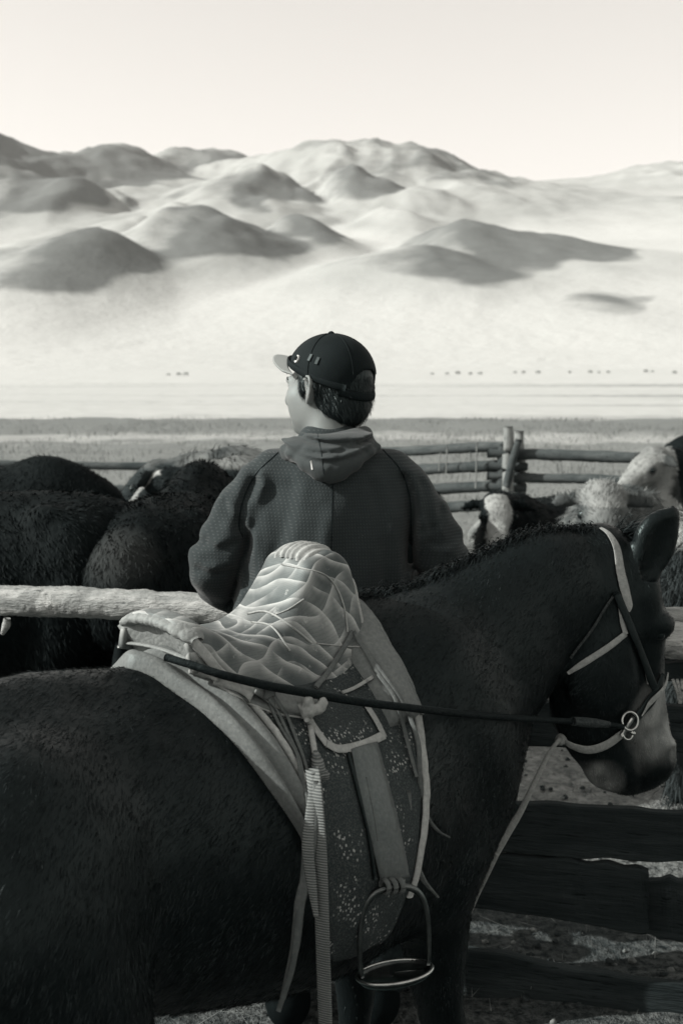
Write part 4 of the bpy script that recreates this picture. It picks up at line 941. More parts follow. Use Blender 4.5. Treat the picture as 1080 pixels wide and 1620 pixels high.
# jacket: thick waffle knit with folds, raglan seams and cuffs
J = Solid((-.44, -.26, .80), (.44, .40, 1.58), .0075)
J.sweep([(-.040, .005, .86, .150, .245), (-.036, .005, 1.00, .150, .240), (-.020, .0, 1.15, .148, .222), (-.002, .0, 1.28, .142, .198), (0, .005, 1.38, .120, .170), (-.003, .012, 1.445, .088, .118), (-.005, .02, 1.50, .072, .085)], (1, 0, 0), .02, 4)
for s in (-1, 1): J.limb(ARM[s], .035, 4)
def folds(P):
    x, y, z = P[..., 0], P[..., 1], P[..., 2]; d = 0
    ax = np.abs(x)
    # sleeve creases running from the armpit, hanging folds over the back
    arm = np.clip((ax - .17) / .05, 0, 1)
    d = d + arm * .0042 * np.sin((z * 1.0 - ax * .9) * 52 + 5.5 * vnoise(P * 7, 2)) * np.clip((1.36 - z) / .1, 0, 1)
    d = d + arm * .0030 * np.sin((z + ax * 1.4) * 40 + 6 * vnoise(P * 6, 4))
    back = 1 - arm
    d = d + back * .0060 * np.sin(x * 42 + 9 * (1.3 - z) * np.sign(x) + 2.2 * vnoise(P * np.array([5, 5, 2.5]), 6)) * np.clip((1.42 - z) / .12, 0, 1)
    d = d + .0040 * vnoise(P * 11, 8) + .0060 * (np.abs(vnoise(P * np.array([16, 16, 8.]), 14)) - .3) + .0035 * (np.abs(vnoise(P * np.array([10, 10, 26.]), 15)) - .3) * arm
    d = d + .016 * np.exp(-((ax - .185 - .10 * (1.40 - z)) / .012) ** 2) * np.clip((1.40 - z) / .05, 0, 1) * np.clip((z - 1.13) / .05, 0, 1)
    d = d - .009 * np.exp(-((ax - .150 - .10 * (1.40 - z)) / .020) ** 2) * np.clip((1.40 - z) / .06, 0, 1) * np.clip((z - 1.10) / .05, 0, 1)
    return d
J.disp(folds)
def crease(pix, amp, wd, ridge=.7, side=1.0):
    q = np.array([at(x, y, 2.85) - MO for x, y in spline(np.array(pix, float), 24)])[:, [0, 2]]
    def fn(P):
        p = P[:, [0, 2]]; best = np.full(len(P), 9.0); sg = np.zeros(len(P))
        for a_, b_ in zip(q[:-1], q[1:]):
            ab = b_ - a_; t = np.clip(((p - a_) @ ab) / (ab @ ab), 0, 1); v = p - a_ - t[:, None] * ab; dd = np.linalg.norm(v, axis=1); m_ = dd < best
            best = np.where(m_, dd, best); sg = np.where(m_, np.sign(ab[0] * v[:, 1] - ab[1] * v[:, 0]), sg)
        s_ = best * sg * side / wd
        return (P[:, 1] < .06) * amp * (np.exp(-s_ ** 2) - ridge * np.exp(-(s_ - 1.8) ** 2))
    J.disp(fn)
for pix, amp, wd in (([(400, 765), (384, 800), (380, 835), (386, 862), (372, 915), (354, 985)], .020, .013), ([(640, 760), (654, 800), (652, 850), (648, 900)], .016, .012), ([(668, 770), (676, 815), (690, 850)], .008, .010),
                     ([(462, 770), (446, 850), (420, 940)], .006, .016), ([(588, 770), (604, 850), (612, 930)], .006, .016), ([(505, 800), (498, 870), (490, 950)], .004, .014), ([(322, 862), (345, 872), (372, 860)], .008, .009), ([(310, 905), (335, 912), (362, 905)], .008, .009), ([(352, 800), (366, 822), (380, 832)], .007, .009), ([(700, 812), (690, 835), (668, 842)], .007, .009), ([(725, 850), (705, 862), (680, 860)], .007, .009)):
    crease(pix, amp, wd)
J.put(lambda P: (P[..., 2] - .87), (-.44, -.26, .70), (.44, .40, .88), .01, cut=True)
jv, jf = J.mesh(2)
m = NT('waffle_knit'); cxz = m.co(scale=(1, 1, 1))
sx = m.n('ShaderNodeSeparateXYZ'); m.l(cxz, sx.inputs[0]); K = 2 * math.pi / .0078
wx = m.math('SINE', m.math('MULTIPLY', m.math('ADD', sx.outputs[0], m.math('MULTIPLY', sx.outputs[1], .55)), K)); wz = m.math('SINE', m.math('MULTIPLY', sx.outputs[2], K))
cell = m.math('MULTIPLY', m.ramp(wx, (.0, 0.0), (.75, 1.0)), m.ramp(wz, (.0, 0.0), (.75, 1.0)))
n1 = m.noise(13, 4, .6); n2 = m.noise(260, 2); lint = m.ramp(m.noise(75, 2), (.76, 0.0), (.80, .5))
c = m.mix(cell, tone(.032), tone(.054)); c = m.mix(m.ramp(n1, (.3, .35), (.7, 0.0)), c, tone(.022)); c = m.mix(lint, c, tone(.2))
m.color(c).rough(.9, .08).bump(m.math('ADD', m.math('MULTIPLY', cell, 1.0), m.math('MULTIPLY', n2, .35)), .45, .003)
m.b.inputs['Sheen Weight'].default_value = .12; m.b.inputs['Sheen Roughness'].default_value = .5; MAT_JACKET = m.m
jacket = obj('jacket', jv, jf, MAT_JACKET, person)
JT = BVHTree.FromPolygons([tuple(v) for v in jv.tolist()], jf.tolist())
def jhit(px, py):
    h = JT.ray_cast(Vector(np.array([0, 0, CAM_Z]) - MO), Vector(ray(px, py)).normalized()); return np.array(h[0]) if h[0] is not None else None
def jseam(pix, r=.0016, n=30, mat=None):
    P = [q for q in (jhit(x, y) for x, y in spline(np.array(pix, float), n)) if q is not None]
    if len(P) > 3: MB().tube(np.array(P), r, 6).build('seam', mat or simple('seam_dark', .012, .9, .05), jacket)
jseam([(526, 756), (525, 820), (523, 900), (522, 960)], .0013)
jseam([(440, 716), (405, 750), (385, 790), (378, 830), (384, 850)], .0018); jseam([(606, 712), (634, 745), (648, 790), (650, 840), (652, 880)], .0018)
b = MB(); th = np.linspace(0, 2 * np.pi, 50)
b.tube([(-.015 + .222 * math.cos(t), .005 + .150 * math.sin(t), .885) for t in th], .014, 8, False); b.build('hem_band', MAT_JACKET, jacket)
for s in (-1, 1):
    w = np.array(ARM[s]); e = w[-1, :3]; dv = w[-1, :3] - w[-2, :3]; dv /= np.linalg.norm(dv)
    MB().tube([e + dv * q for q in (0, .02, .045, .058)], [.053, .050, .045, .040], 16).build('cuff', MAT_JACKET, jacket)
# hood lying on the back: neck roll plus hanging pouch
Hd = Solid((-.22, -.26, 1.36), (.20, .22, 1.66), .0055)
ring_ = [(.002 + .078 * math.cos(t), .018 + .078 * math.sin(t), 1.506 + .022 * math.cos(t) - .010 * math.sin(t), .020) for t in np.linspace(0, 2 * np.pi, 15)]
Hd.limb(ring_, .012, 3)
ring2 = [(-.008 + .102 * math.cos(t), .006 + .098 * math.sin(t), 1.486 + .010 * math.cos(t) - .006 * math.sin(t), .022) for t in np.linspace(0, 2 * np.pi, 15)]
Hd.limb(ring2, .018, 3)
# pouch: a flattened bag between the shoulder points and the tip
for zc, hw, yb, r0 in ((1.516, .078, -.096, .020), (1.497, .108, -.112, .020), (1.474, .088, -.127, .024), (1.454, .056, -.130, .023), (1.438, .026, -.127, .018)):
    Hd.limb([(hw * u - .004, yb + .055 * u * u * (hw / .10) ** 2, zc + (.004 if zc > 1.49 else .022) * u * u * (hw / .10) ** 2, r0 * (1 - .25 * abs(u))) for u in (-1, -.5, 0, .5, 1)], .022, 3)
def hfold(P):
    x, y, z = P[..., 0], P[..., 1], P[..., 2]; bk = np.clip((.02 - y) / .06, 0, 1); d = 0
    w = .010 * vnoise(P * 8, 3)
    for zc, a, tilt, amp, wd in ((1.546, .3, .10, .0050, .0050), (1.520, .9, -.06, .0075, .0060), (1.500, 1.6, .12, .0045, .0055), (1.478, 2.4, .05, .0060, .0060)):
        q = (z - zc - a * (x + .005) ** 2 - tilt * x - w) / wd; d = d + bk * amp * (np.exp(-q * q) - .9 * np.exp(-(q - 1.9) ** 2))
    for xc, sl in ((-.075, .9), (.07, -1.1), (.025, .5)):
        q = (x - xc - sl * (z - 1.5)) / .0055; d = d + bk * .0035 * np.exp(-q * q) * np.clip((1.53 - z) / .03, 0, 1)
    return d + .0015 * vnoise(P * 24, 5)
Hd.disp(hfold)
Hd.limb([(-.012, .03, 1.50, .070), (-.012, .03, 1.60, .082), (-.012, .05, 1.70, .11)], .012, cut=True)              # opening for the neck
dv_, df_ = Hd.mesh(2)
m = NT('hood_jersey'); n1 = m.noise(330, 2, .5); n2 = m.noise(11, 4); m.color(m.mix(n2, tone(.036), tone(.066))).rough(.88, .08).bump(n1, .35, .0015); m.b.inputs['Sheen Weight'].default_value = .1; MAT_HOOD = m.m
hood = obj('hood', dv_, df_, MAT_HOOD, person)
DT = BVHTree.FromPolygons([tuple(v) for v in dv_.tolist()], df_.tolist())
P = [h[0] for h in (DT.ray_cast(Vector(np.array([0, 0, CAM_Z]) - MO), Vector(ray(x, y)).normalized()) for x, y in spline(np.array([(503, 664), (503, 690), (508, 715), (512, 750)], float), 24)) if h[0] is not None]
if len(P) > 3: MB().tube(np.array(P), .0010, 6).build('seam', simple('hood_seam', .015, .9, .05), hood)
P = [h[0] for h in (DT.ray_cast(Vector(np.array([0, 0, CAM_Z]) - MO), Vector(ray(x, y)).normalized()) for x, y in ((492, 729), (493, 735), (494, 743))) if h[0] is not None]
if len(P) > 2: MB().tube(np.array(P), .0022, 6).build('hood_tag', simple('tag_white', .45, .7, .1), hood)
# trousers and boots
T = Solid((-.30, -.22, .06), (.30, .24, .98), .012)
T.sweep([(0, .01, .93, .125, .185), (0, .01, .84, .13, .185)], (1, 0, 0), .03)
for s in (-1, 1): T.limb([(s * .09, .015, .86, .115), (s * .105, .02, .68, .10), (s * .11, .025, .48, .082), (s * .112, .02, .30, .080), (s * .115, .012, .13, .078)], .03)
T.disp(lambda P: .012 * fbm(P * np.array([9, 9, 14.]), 3, 1))
tv, tf = T.mesh(2); obj('trousers', tv, tf, simple('trouser_cloth', .02, .9, .04, 60), person)
for s in (-1, 1):
    b = Solid((s * .12 - .09, -.12, -.005), (s * .12 + .09, .25, .22), .009)
    b.sweep([(s * .115, -.035, .055, .055, .048), (s * .125, .08, .045, .045, .052), (s * .13, .18, .032, .030, .046)], (1, 0, 0), .03); b.limb([(s * .115, -.01, .06, .055), (s * .115, .005, .19, .058)], .03)
    b.put(lambda P: P[..., 2] - .0, (-.4, -.3, -.2), (.4, .4, .01), .004, cut=True); v_, f_ = b.mesh(1); obj('boot', v_, f_, simple('boot_leather', .004, .8, .05), person)
# ================================================================== near fence (in front of the herd) and far corral
def wood(name, lo, hi, stretch, scale=9, bump=.5, crack=True):
    m = NT(name); co = m.co(scale=stretch); a = m.noise(scale, 6, .65, co, .4); b = m.noise(scale * .35, 3, .6); w = m.noise(scale * 7, 3, .6, co)
    c = m.mix(m.ramp(a, (.28, 0.0), (.72, 1.0)), tone(lo), tone(hi)); c = m.mix(m.ramp(b, (.35, .45), (.6, 0.0)), c, tone(lo * .8)); c = m.mix(m.ramp(w, (.30, .8), (.40, 0.0)), c, tone(lo * .3))
    m.color(c).rough(.85, .12).bump(m.math('ADD', a, m.math('MULTIPLY', w, .6)), bump, .012); return m.m
MAT_LOG = wood('peeled_log', .17, .52, (.20, 1, 1), 26, 1.0); MAT_PLANK = wood('weathered_plank', .011, .040, (.10, 1, 1), 18, .7); MAT_OLD = wood('old_rail', .035, .10, (.15, 1, 1), 9, .6); MAT_POST = wood('pale_post', .16, .30, (1, 1, .15), 9, .6)
fA, fB = np.array([-1.25, 3.55]), np.array([1.15, 2.93])            # plan line of the near fence
fdir = (fB - fA) / np.linalg.norm(fB - fA); FANG = math.atan2(fdir[1], fdir[0]); fnor = np.array([fdir[1], -fdir[0]])   # towards the camera
def fpix(px, py, off=0.0):                                          # a point of the fence plane seen at that pixel
    m_ = fdir[1] / fdir[0]; p0 = fA + fnor * off; return onplane(px, py, p0[0], p0[1], m_)
fence = tag(empty('near_fence', (fA[0], fA[1], 0), FANG), 'log and plank corral fence running behind the man and the horse', 'fence')
def f_loc(p): d = np.asarray(p, float) - np.array([fA[0], fA[1], 0]); c, s = math.cos(FANG), math.sin(FANG); return np.stack([d[..., 0] * c + d[..., 1] * s, -d[..., 0] * s + d[..., 1] * c, d[..., 2]], -1)
def log(name, P, r, mat, parent, seed=0, n=70, sides=18, rough=.10):
    P = spline(np.asarray(P, float), n); T = np.gradient(P, axis=0); T /= np.linalg.norm(T, axis=1, keepdims=True); U = np.array([0, 0, 1.]) - T * T[:, 2:3]
    U /= np.linalg.norm(U, axis=1, keepdims=True); Bv = np.cross(T, U); th = np.linspace(0, 2 * np.pi, sides, endpoint=False)
    rr = np.interp(np.linspace(0, 1, n), np.linspace(0, 1, len(np.atleast_1d(r))), np.atleast_1d(r))
    G = []
    for i in range(n):
        q = np.stack([np.full(sides, i * .16 * (rr[0] / .04) + seed), np.cos(th) * 1.6, np.sin(th) * 1.6], -1)
        k = rr[i] * (1 + rough * fbm(q, 4, seed + 2) + rough * .6 * np.abs(vnoise(q * 3.1, seed)))
        G.append(P[i] + k[:, None] * (np.cos(th)[:, None] * Bv[i] + np.sin(th)[:, None] * U[i]))
    b = MB(); b0 = b.grid(G, closed_v=True)
    b.v += [list(P[0]), list(P[-1])]; k = len(b.v)
    b.f += [(b0 + (j + 1) % sides, b0 + j, k - 2) for j in range(sides)] + [(b0 + (n - 1) * sides + j, b0 + (n - 1) * sides + (j + 1) % sides, k - 1) for j in range(sides)]
    return b.build(name, mat, parent)
log('rail', f_loc([fpix(-160, 944), fpix(20, 950), fpix(140, 954), fpix(300, 962), fpix(520, 975), fpix(760, 992), fpix(960, 1008), fpix(1060, 1013), fpix(1250, 1030)]), [.045, .044, .042, .040, .042, .045, .046, .046], MAT_LOG, fence, 3, 260, 30, .17)
log('rail', f_loc([fpix(1000, 978, -.09), fpix(1066, 976, -.09), fpix(1200, 980, -.09)]), [.024, .026, .026], MAT_LOG, fence, 9, 40)
log('stake', f_loc([fpix(1063, 1000, -.10), fpix(1063, 962, -.10)]), .013, MAT_LOG, fence, 12, 10, 10)
def plank(top, bot, off, seed, thick=.028):
    """top / bot: pixel lines of the upper and lower edge"""
    n = 46; a, c = spline(np.array(top, float), n), spline(np.array(bot, float), n); b = MB(); rows = []
    t = f_loc(np.array([fpix(*q, off) for q in a])); u = f_loc(np.array([fpix(*q, off) for q in c]))
    x = np.linspace(0, 1, n); t[:, 2] += .006 * np.array([vnoise(np.array([i * 14.0, seed, 0])) for i in x]); u[:, 2] += .006 * np.array([vnoise(np.array([i * 14.0, seed + 5, 0])) for i in x])
    for i in range(n):
        d = np.array([0, thick * .5, 0]); e = np.array([0, 0, .004]); m1 = t[i] * .66 + u[i] * .34 - d * (1 + .25 * vnoise(np.array([i * .4, seed, 1.]))); m2 = t[i] * .33 + u[i] * .67 - d * (1 + .25 * vnoise(np.array([i * .4, seed, 7.])))
        rows.append([t[i] - d * .7, t[i] - d - e, m1, m2, u[i] - d + e, u[i] - d * .7, u[i] + d, t[i] + d])
    b0 = b.grid(rows, closed_v=True); b.f.append(tuple(b0 + j for j in range(8))[::-1]); b.f.append(tuple(b0 + (n - 1) * 8 + j for j in range(8)))
    return b.build('plank', MAT_PLANK, fence, False)
plank([(560, 1046), (900, 1047), (1060, 1046), (1200, 1050)], [(560, 1072), (900, 1074), (1060, 1076), (1200, 1080)], 0, 1)
plank([(560, 1108), (800, 1110), (1060, 1114), (1200, 1118)], [(560, 1178), (800, 1181), (1060, 1188), (1200, 1192)], .01, 2)
plank([(620, 1262), (800, 1268), (960, 1277), (1090, 1282), (1200, 1288)], [(620, 1338), (800, 1346), (960, 1358), (1090, 1362), (1200, 1368)], 0, 3)
plank([(600, 1335), (790, 1349), (930, 1362), (1015, 1372), (1026, 1384)], [(600, 1416), (790, 1439), (930, 1458), (1015, 1474), (1026, 1470)], .012, 4)
plank([(980, 1388), (1090, 1390), (1200, 1396)], [(980, 1470), (1090, 1488), (1200, 1504)], -.02, 5)
plank([(560, 1480), (730, 1496), (900, 1530), (1090, 1560), (1200, 1580)], [(560, 1600), (730, 1625), (900, 1660), (1090, 1690), (1200, 1710)], .02, 6)
# lower rails on the left, behind the horse, and their posts
log('rail', f_loc([fpix(-160, 1115), fpix(200, 1125), fpix(520, 1130)]), .05, MAT_OLD, fence, 21, 50); log('rail', f_loc([fpix(-160, 1290), fpix(200, 1300), fpix(520, 1310)]), .05, MAT_OLD, fence, 22, 50)
for px in (-130, 560, 1190):
    p = f_loc(fpix(px, 1000, -.11)); log('post', [(p[0], p[1], -.1), (p[0], p[1], .5), (p[0], p[1], 1.02)], .055, MAT_OLD, fence, 30 + px % 7, 30)
b = MB(); p = f_loc(fpix(3, 990, -.05)); q = f_loc(fpix(8, 1003, -.05))
log('rope_end', f_loc([fpix(12, 978, .05), fpix(10, 990, .05), fpix(4, 1003, .05)]), [.010, .013, .006], MAT_LOG, fence, 41, 12, 8)
for k, (a, c) in enumerate((((1063, 1074), (1074, 1112)), ((1070, 1074), (1076, 1112)), ((1078, 1074), (1076, 1112)))):
    log('binding', f_loc([fpix(*a, .03), fpix((a[0] + c[0]) / 2 + 1, 1092, .035), fpix(*c, .03)]), .004, MAT_LOG, fence, 50 + k, 12, 8)
# far corral: two runs of stacked rails meeting at a braced corner post
DFAR = 10.0
corral = tag(empty('far_corral', tuple(at(806, 780, DFAR) * np.array([1, 1, 0]))), 'weathered log rail corral with a braced corner post beyond the herd', 'fence')
CO = np.array(corral.location)
def fr(name, pts, r, mat, seed, n=30, sides=12): return log(name, np.array([at(*p) for p in pts]) - CO, r, mat, corral, seed, n, sides, .24)
for y0, y1, r, ex in ((714, 706, .040, 0), (744, 736, .046, 0), (776, 768, .046, 0), (806, 798, .046, 0)):
    fr('rail', [(500, y0 + 2, 11.2), (640, y0, 10.6), (720, (y0 + y1) / 2, 10.3), (797, y1, 10.05)], r, MAT_OLD, int(y0), 40)
for y0, y1, r in ((719, 724, .044), (756, 760, .038), (800, 806, .042)):
    fr('rail', [(812, y0, 10.0), (900, y0 + 1, 9.8), (1000, y1, 9.5), (1150, y1 + 4, 9.2)], r, MAT_OLD, int(y0) + 3, 40)
for y in (717, 738, 753, 771, 790): fr('stub', [(770 + (y % 3) * 3, y, 10.06), (805, y, 10.02), (838 - (y % 4) * 2, y + 1, 9.98)], .034, MAT_OLD, y, 14)
fr('post', [(803, 850, 9.92), (803, 760, 9.92), (804, 705, 9.92), (803, 674, 9.92)], [.050, .047, .043, .034], MAT_POST, 5, 24)
fr('post', [(822, 850, 10.10), (822, 760, 10.10), (821, 681, 10.10)], [.05, .045, .036], MAT_POST, 6, 24)
fr('post', [(792, 850, 10.06), (794, 760, 10.06), (796, 702, 10.06)], [.06, .055, .045], MAT_OLD, 7, 24)
fr('brace', [(800, 770, 9.86), (810, 730, 9.86), (820, 696, 9.90)], .030, MAT_OLD, 8, 16)
for px, y0, y1, d in ((705, 706, 752, 10.22), (752, 700, 772, 10.08), (742, 712, 760, 10.2), (694, 715, 745, 10.3)): fr('binding', [(px, y1, d), (px + 1, (y0 + y1) / 2, d), (px + 2, y0, d)], .006, MAT_POST, px, 8, 6)
back_rail = tag(empty('rail_fence', tuple(at(280, 745, 12.0) * np.array([1, 1, 0]))), 'single dark log rail seen over the backs of the black cattle on the left', 'fence')
BO = np.array(back_rail.location)
log('rail', np.array([at(-60, 733, 12.6), at(100, 736, 12.4), at(280, 738, 12.1), at(500, 735, 11.7)]) - BO, .040, MAT_OLD, back_rail, 71, 40, 12); log('rail', np.array([at(-60, 770, 12.6), at(100, 772, 12.4), at(280, 774, 12.1), at(500, 771, 11.7)]) - BO, .040, MAT_OLD, back_rail, 72, 40, 12)
for px in (-50, 190, 480): p = at(px, 760, 12.2) - BO; log('post', [(p[0], p[1], -.05), (p[0], p[1], .5), (p[0], p[1], .98)], .05, MAT_OLD, back_rail, px % 11, 14, 10)
# ================================================================== the herd
def cow_solid(kind, head='level', yaw=0.0):
    """adult or calf; x forward, origin on the ground under the middle; head yaw turns to its left"""
    S = Solid((-.95, -.55, -.02), (1.35, .55, 1.5), .020)
    T = [(-.70, 1.05, .80, .10), (-.62, 1.16, .66, .20), (-.45, 1.22, .58, .27), (-.2, 1.215, .50, .31), (.05, 1.21, .46, .32), (.25, 1.23, .47, .29), (.42, 1.26, .52, .25), (.56, 1.20, .62, .19), (.64, 1.10, .72, .12)]
    S.sweep([(x, 0, (a + b) / 2, (a - b) / 2, w) for x, a, b, w in T], (0, 1, 0), .03, 3)
    S.limb([(.15, 0, 1.18, .06), (.38, 0, 1.23, .08), (.52, 0, 1.17, .08)], .08)
    for s in (-1, 1):
        S.ell((-.50, s * .16, .90), (.18, .15, .26), .06); S.ell((-.40, s * .19, 1.14), (.07, .05, .05), .05); S.ell((.42, s * .17, .86), (.15, .10, .24), .06)
        S.limb([(-.46, s * .18, .74, .11), (-.42, s * .18, .58, .085), (-.55, s * .17, .42, .055), (-.52, s * .17, .2, .042), (-.50, s * .17, .05, .055)], .03)
        S.limb([(.42, s * .16, .66, .09), (.42, s * .155, .42, .058), (.42, s * .155, .2, .043), (.44, s * .155, .04, .055)], .03)
    hz = {'level': 1.12, 'high': 1.26, 'low': .86}[head]
    cy, sy = math.cos(yaw), math.sin(yaw); hx = .86 if head != 'high' else .80
    pole = np.array([hx, .10 * sy, hz]); f = np.array([cy * .72, sy * .72, -.62]); L = np.array([-sy, cy, 0])
    S.sweep([(.46, 0, .98, .26, .15), (.62, .02 * sy, .5 * (.98 + hz) + .02, .20, .12), (pole[0] - .06 * cy, pole[1] - .05 * sy, hz - .04, .13, .105)], (0, 1, 0), .05, 4)
    S.sweep([(*pole, .105, .115), (*(pole + f * .14), .105, .112), (*(pole + f * .27), .085, .085), (*(pole + f * .39), .075, .075), (*(pole + f * .45), .06, .068)], L, .04, 4)
    for s in (-1, 1):
        S.ell(pole + f * .15 + L * s * .100 + np.array([0, 0, .03]), (.035, .035, .03), .03)
        e = pole + L * s * .10 - f * .01; S.sweep([(*e, .03, .018), (*(e + L * s * .08 + np.array([0, 0, -.005])), .048, .016), (*(e + L * s * .17 + np.array([0, 0, -.035])), .018, .010)], np.cross(L, (0, 0, 1)), .02, 4)
        S.ell(pole + f * .44 + L * s * .045 + np.array([.0, 0, .03]), (.022, .022, .02), .02)
    S.disp(lambda P: .012 * fbm(P * 7, 3, 5)); return S, pole, f, L
COWS = {}
def build_cow(name, seed, scale, head, yaw, v_lo, v_hi, pale, label, cat, loc, rz, shag=.05, n=14000, horns=False, hairw=.0022):
    key = (head, yaw)
    if key not in COWS:
        S, pole, f, L = cow_solid(name, head, yaw); COWS[key] = (*S.mesh(2), pole, f, L)
    V, F, pole, f, L = COWS[key]
    m = NT(name + '_hide_' + str(seed)); pa = m.attr('pale'); n1 = m.noise(30, 4, .6, m.co(scale=(1, 1, .4))); n2 = m.noise(5, 3)
    c = m.mix(n2, tone(v_lo * .7), tone(v_hi * .7)); c = m.mix(pa, c, m.mix(n1, tone(.18), tone(.36))); m.color(c).rough(.75, .08).bump(n1, .5, .012)
    t = tag(empty(name, loc, rz), label, cat, 'cattle in the pen'); t.scale = (scale,) * 3
    def pl(P): return np.clip(pale(P, pole, f, L) + .35 * vnoise(P * 9, seed) * (pale(P, pole, f, L) > .1), 0, 1)
    pl0 = pl
    def pl(P):
        k = pl0(P); d = P - pole; lat = np.abs(d @ L); ear = np.clip((lat - .125) / .02, 0, 1) * (d @ f < .12) * (P[:, 0] > .55)
        for s in (-1, 1): ear = np.maximum(ear, np.clip(1.6 - np.linalg.norm(P - (pole + f * .15 + L * s * .118 + np.array([0, 0, .025])), axis=1) / .035, 0, 1))
        return k * (1 - .85 * ear)
    body = obj('body', V, F, m.m, t); set_attr(body, 'pale', pl(V))
    def comb(P):
        d = np.zeros_like(P); d[:, 2] = -1; d[:, 0] = -.35; h = P[:, 0] > .70; d[h] = -f + np.array([0, 0, -.3]); return d
    def ln(P): return np.where(P[:, 0] > .72, shag * .55, np.where(P[:, 2] < .7, shag * 1.5, shag))
    h = hair('coat', V, F, n, ln, hairw, comb, m.m, t, .35, seed, lambda C, N: np.where(C[:, 2] < .4, .4, 1.0), .6); h['kind'] = 'stuff'
    set_attr(h, 'pale', pl(vco(h)))
    for s in (-1, 1):
        c = pole + f * .15 + L * s * .118 + np.array([0, 0, .025]); th = np.linspace(0, np.pi, 7); ph = np.linspace(0, 2 * np.pi, 10)
        G = c + .024 * np.stack([np.outer(np.sin(th), np.cos(ph)), np.outer(np.sin(th), np.sin(ph)), np.outer(np.cos(th), np.ones(10))], -1); b = MB(); b.grid(G); b.build('eye', MAT_COWEYE, t)
        if horns:
            P = [pole + L * s * .07 + np.array([0, 0, .07]), pole + L * s * .16 + np.array([0, 0, .11]), pole + L * s * .22 + np.array([.02, 0, .20]), pole + L * s * .20 + np.array([.04, 0, .28])]
            MB().tube(spline(P, 14), np.linspace(.028, .006, 14), 8).build('horn', MAT_HORN, t)
    b = MB().tube(spline([(-.70, 0, 1.10), (-.78, 0, 1.0), (-.79, 0, .75), (-.77, 0, .50)], 14), [.03] * 6 + [.022] * 4 + [.035, .045, .03, .006], 8).build('tail', m.m, t)
    set_attr(b, 'pale', np.zeros(len(b.data.vertices)))
    return t
MAT_COWEYE = simple('cow_eye', .006, .08, .6, 40, .1, 0); MAT_HORN = simple('horn', .25, .4, .4, 30)
none = lambda P, p, f, L: np.zeros(len(P))
def face(P, p, f, L): d = P - p; a = d @ f; return ((P[:, 0] > .70) & (np.abs(d @ L) < .075 + .03 * vnoise(P * 8, 4)) & (a > -.02)) * 1.0 + (a > .36) * 1.0
back = lambda P, p, f, L: np.clip((P[:, 2] - 1.10) / .06, 0, 1) * (P[:, 0] < .60) + (P[:, 2] > 1.2) * .3
allp = lambda P, p, f, L: np.full(len(P), .62)
head_p = lambda P, p, f, L: (P[:, 0] > .66) * .8
def spot(p, q): return np.clip(1 - np.linalg.norm(p - np.array(q), axis=1) / .16, 0, 1) * 1.6
def G2(px, Y): return (xpix(px, Y * CP + .1), Y, 0.0)
build_cow('yak', 1, 1.0, 'low', .2, .003, .010, none, 'large black shaggy yak side on behind the pale log at the left edge', 'yak', G2(-60, 4.55), R(176), .026, 30000, True)
build_cow('yak', 2, .97, 'low', -.4, .003, .011, lambda P, p, f, L: spot(P, (-.75, .0, 1.02)) * .12, 'black shaggy yak beside the man, tufts of light hair on its flank', 'yak', G2(283, 4.95), R(82), .030, 30000, True)
build_cow('yak', 3, .93, 'low', 0, .003, .012, none, 'black yak whose dark back shows farthest left behind the others', 'yak', G2(-30, 6.3), R(5), .03, 16000)
build_cow('cow', 4, .93, 'level', .5, .005, .016, lambda P, p, f, L: .5 * np.clip((P[:, 2] - 1.23) / .03, 0, 1) + face(P, p, f, L), 'dark cow with a pale topline just left of the man', 'cow', G2(470, 6.2), R(150), .05, 14000)
build_cow('cow', 5, .96, 'level', 0, .020, .05, lambda P, p, f, L: .25 * np.clip((P[:, 2] - 1.15) / .06, 0, 1), 'brown cow mostly hidden behind the man right shoulder', 'cow', G2(470, 6.4), R(160), .06, 12000)
build_cow('calf', 6, .75, 'high', .55, .004, .014, face, 'black calf with a white blazed face just right of the man', 'calf', G2(850, 6.9), R(236), .05, 16000)
build_cow('calf', 7, .62, 'level', .4, .05, .12, allp, 'pale calf half hidden behind the white faced black calf', 'calf', G2(915, 8.0), R(150), .05, 9000)
build_cow('calf', 8, .86, 'high', .25, .05, .12, lambda P, p, f, L: .15 + .45 * (P[:, 2] > 1.24), 'curly haired pale calf facing the camera just above the horse poll', 'calf', G2(965, 6.1), R(252), .070, 20000)
build_cow('yak', 9, .95, 'low', 0, .030, .07, lambda P, p, f, L: back(P, p, f, L), 'grey shaggy yak with a white back behind the horse ears', 'yak', G2(1285, 4.55), R(24), .08, 30000)
build_cow('cow', 10, .86, 'high', .1, .005, .016, head_p, 'dark cow with a pale cheek looking left over the white backed yak', 'cow', G2(1168, 8.0), R(200), .045, 14000)
build_cow('yak', 11, .96, 'level', 0, .003, .012, none, 'black yak at the right edge behind the pale cheeked cow', 'yak', G2(1265, 8.8), R(170), .05, 10000)
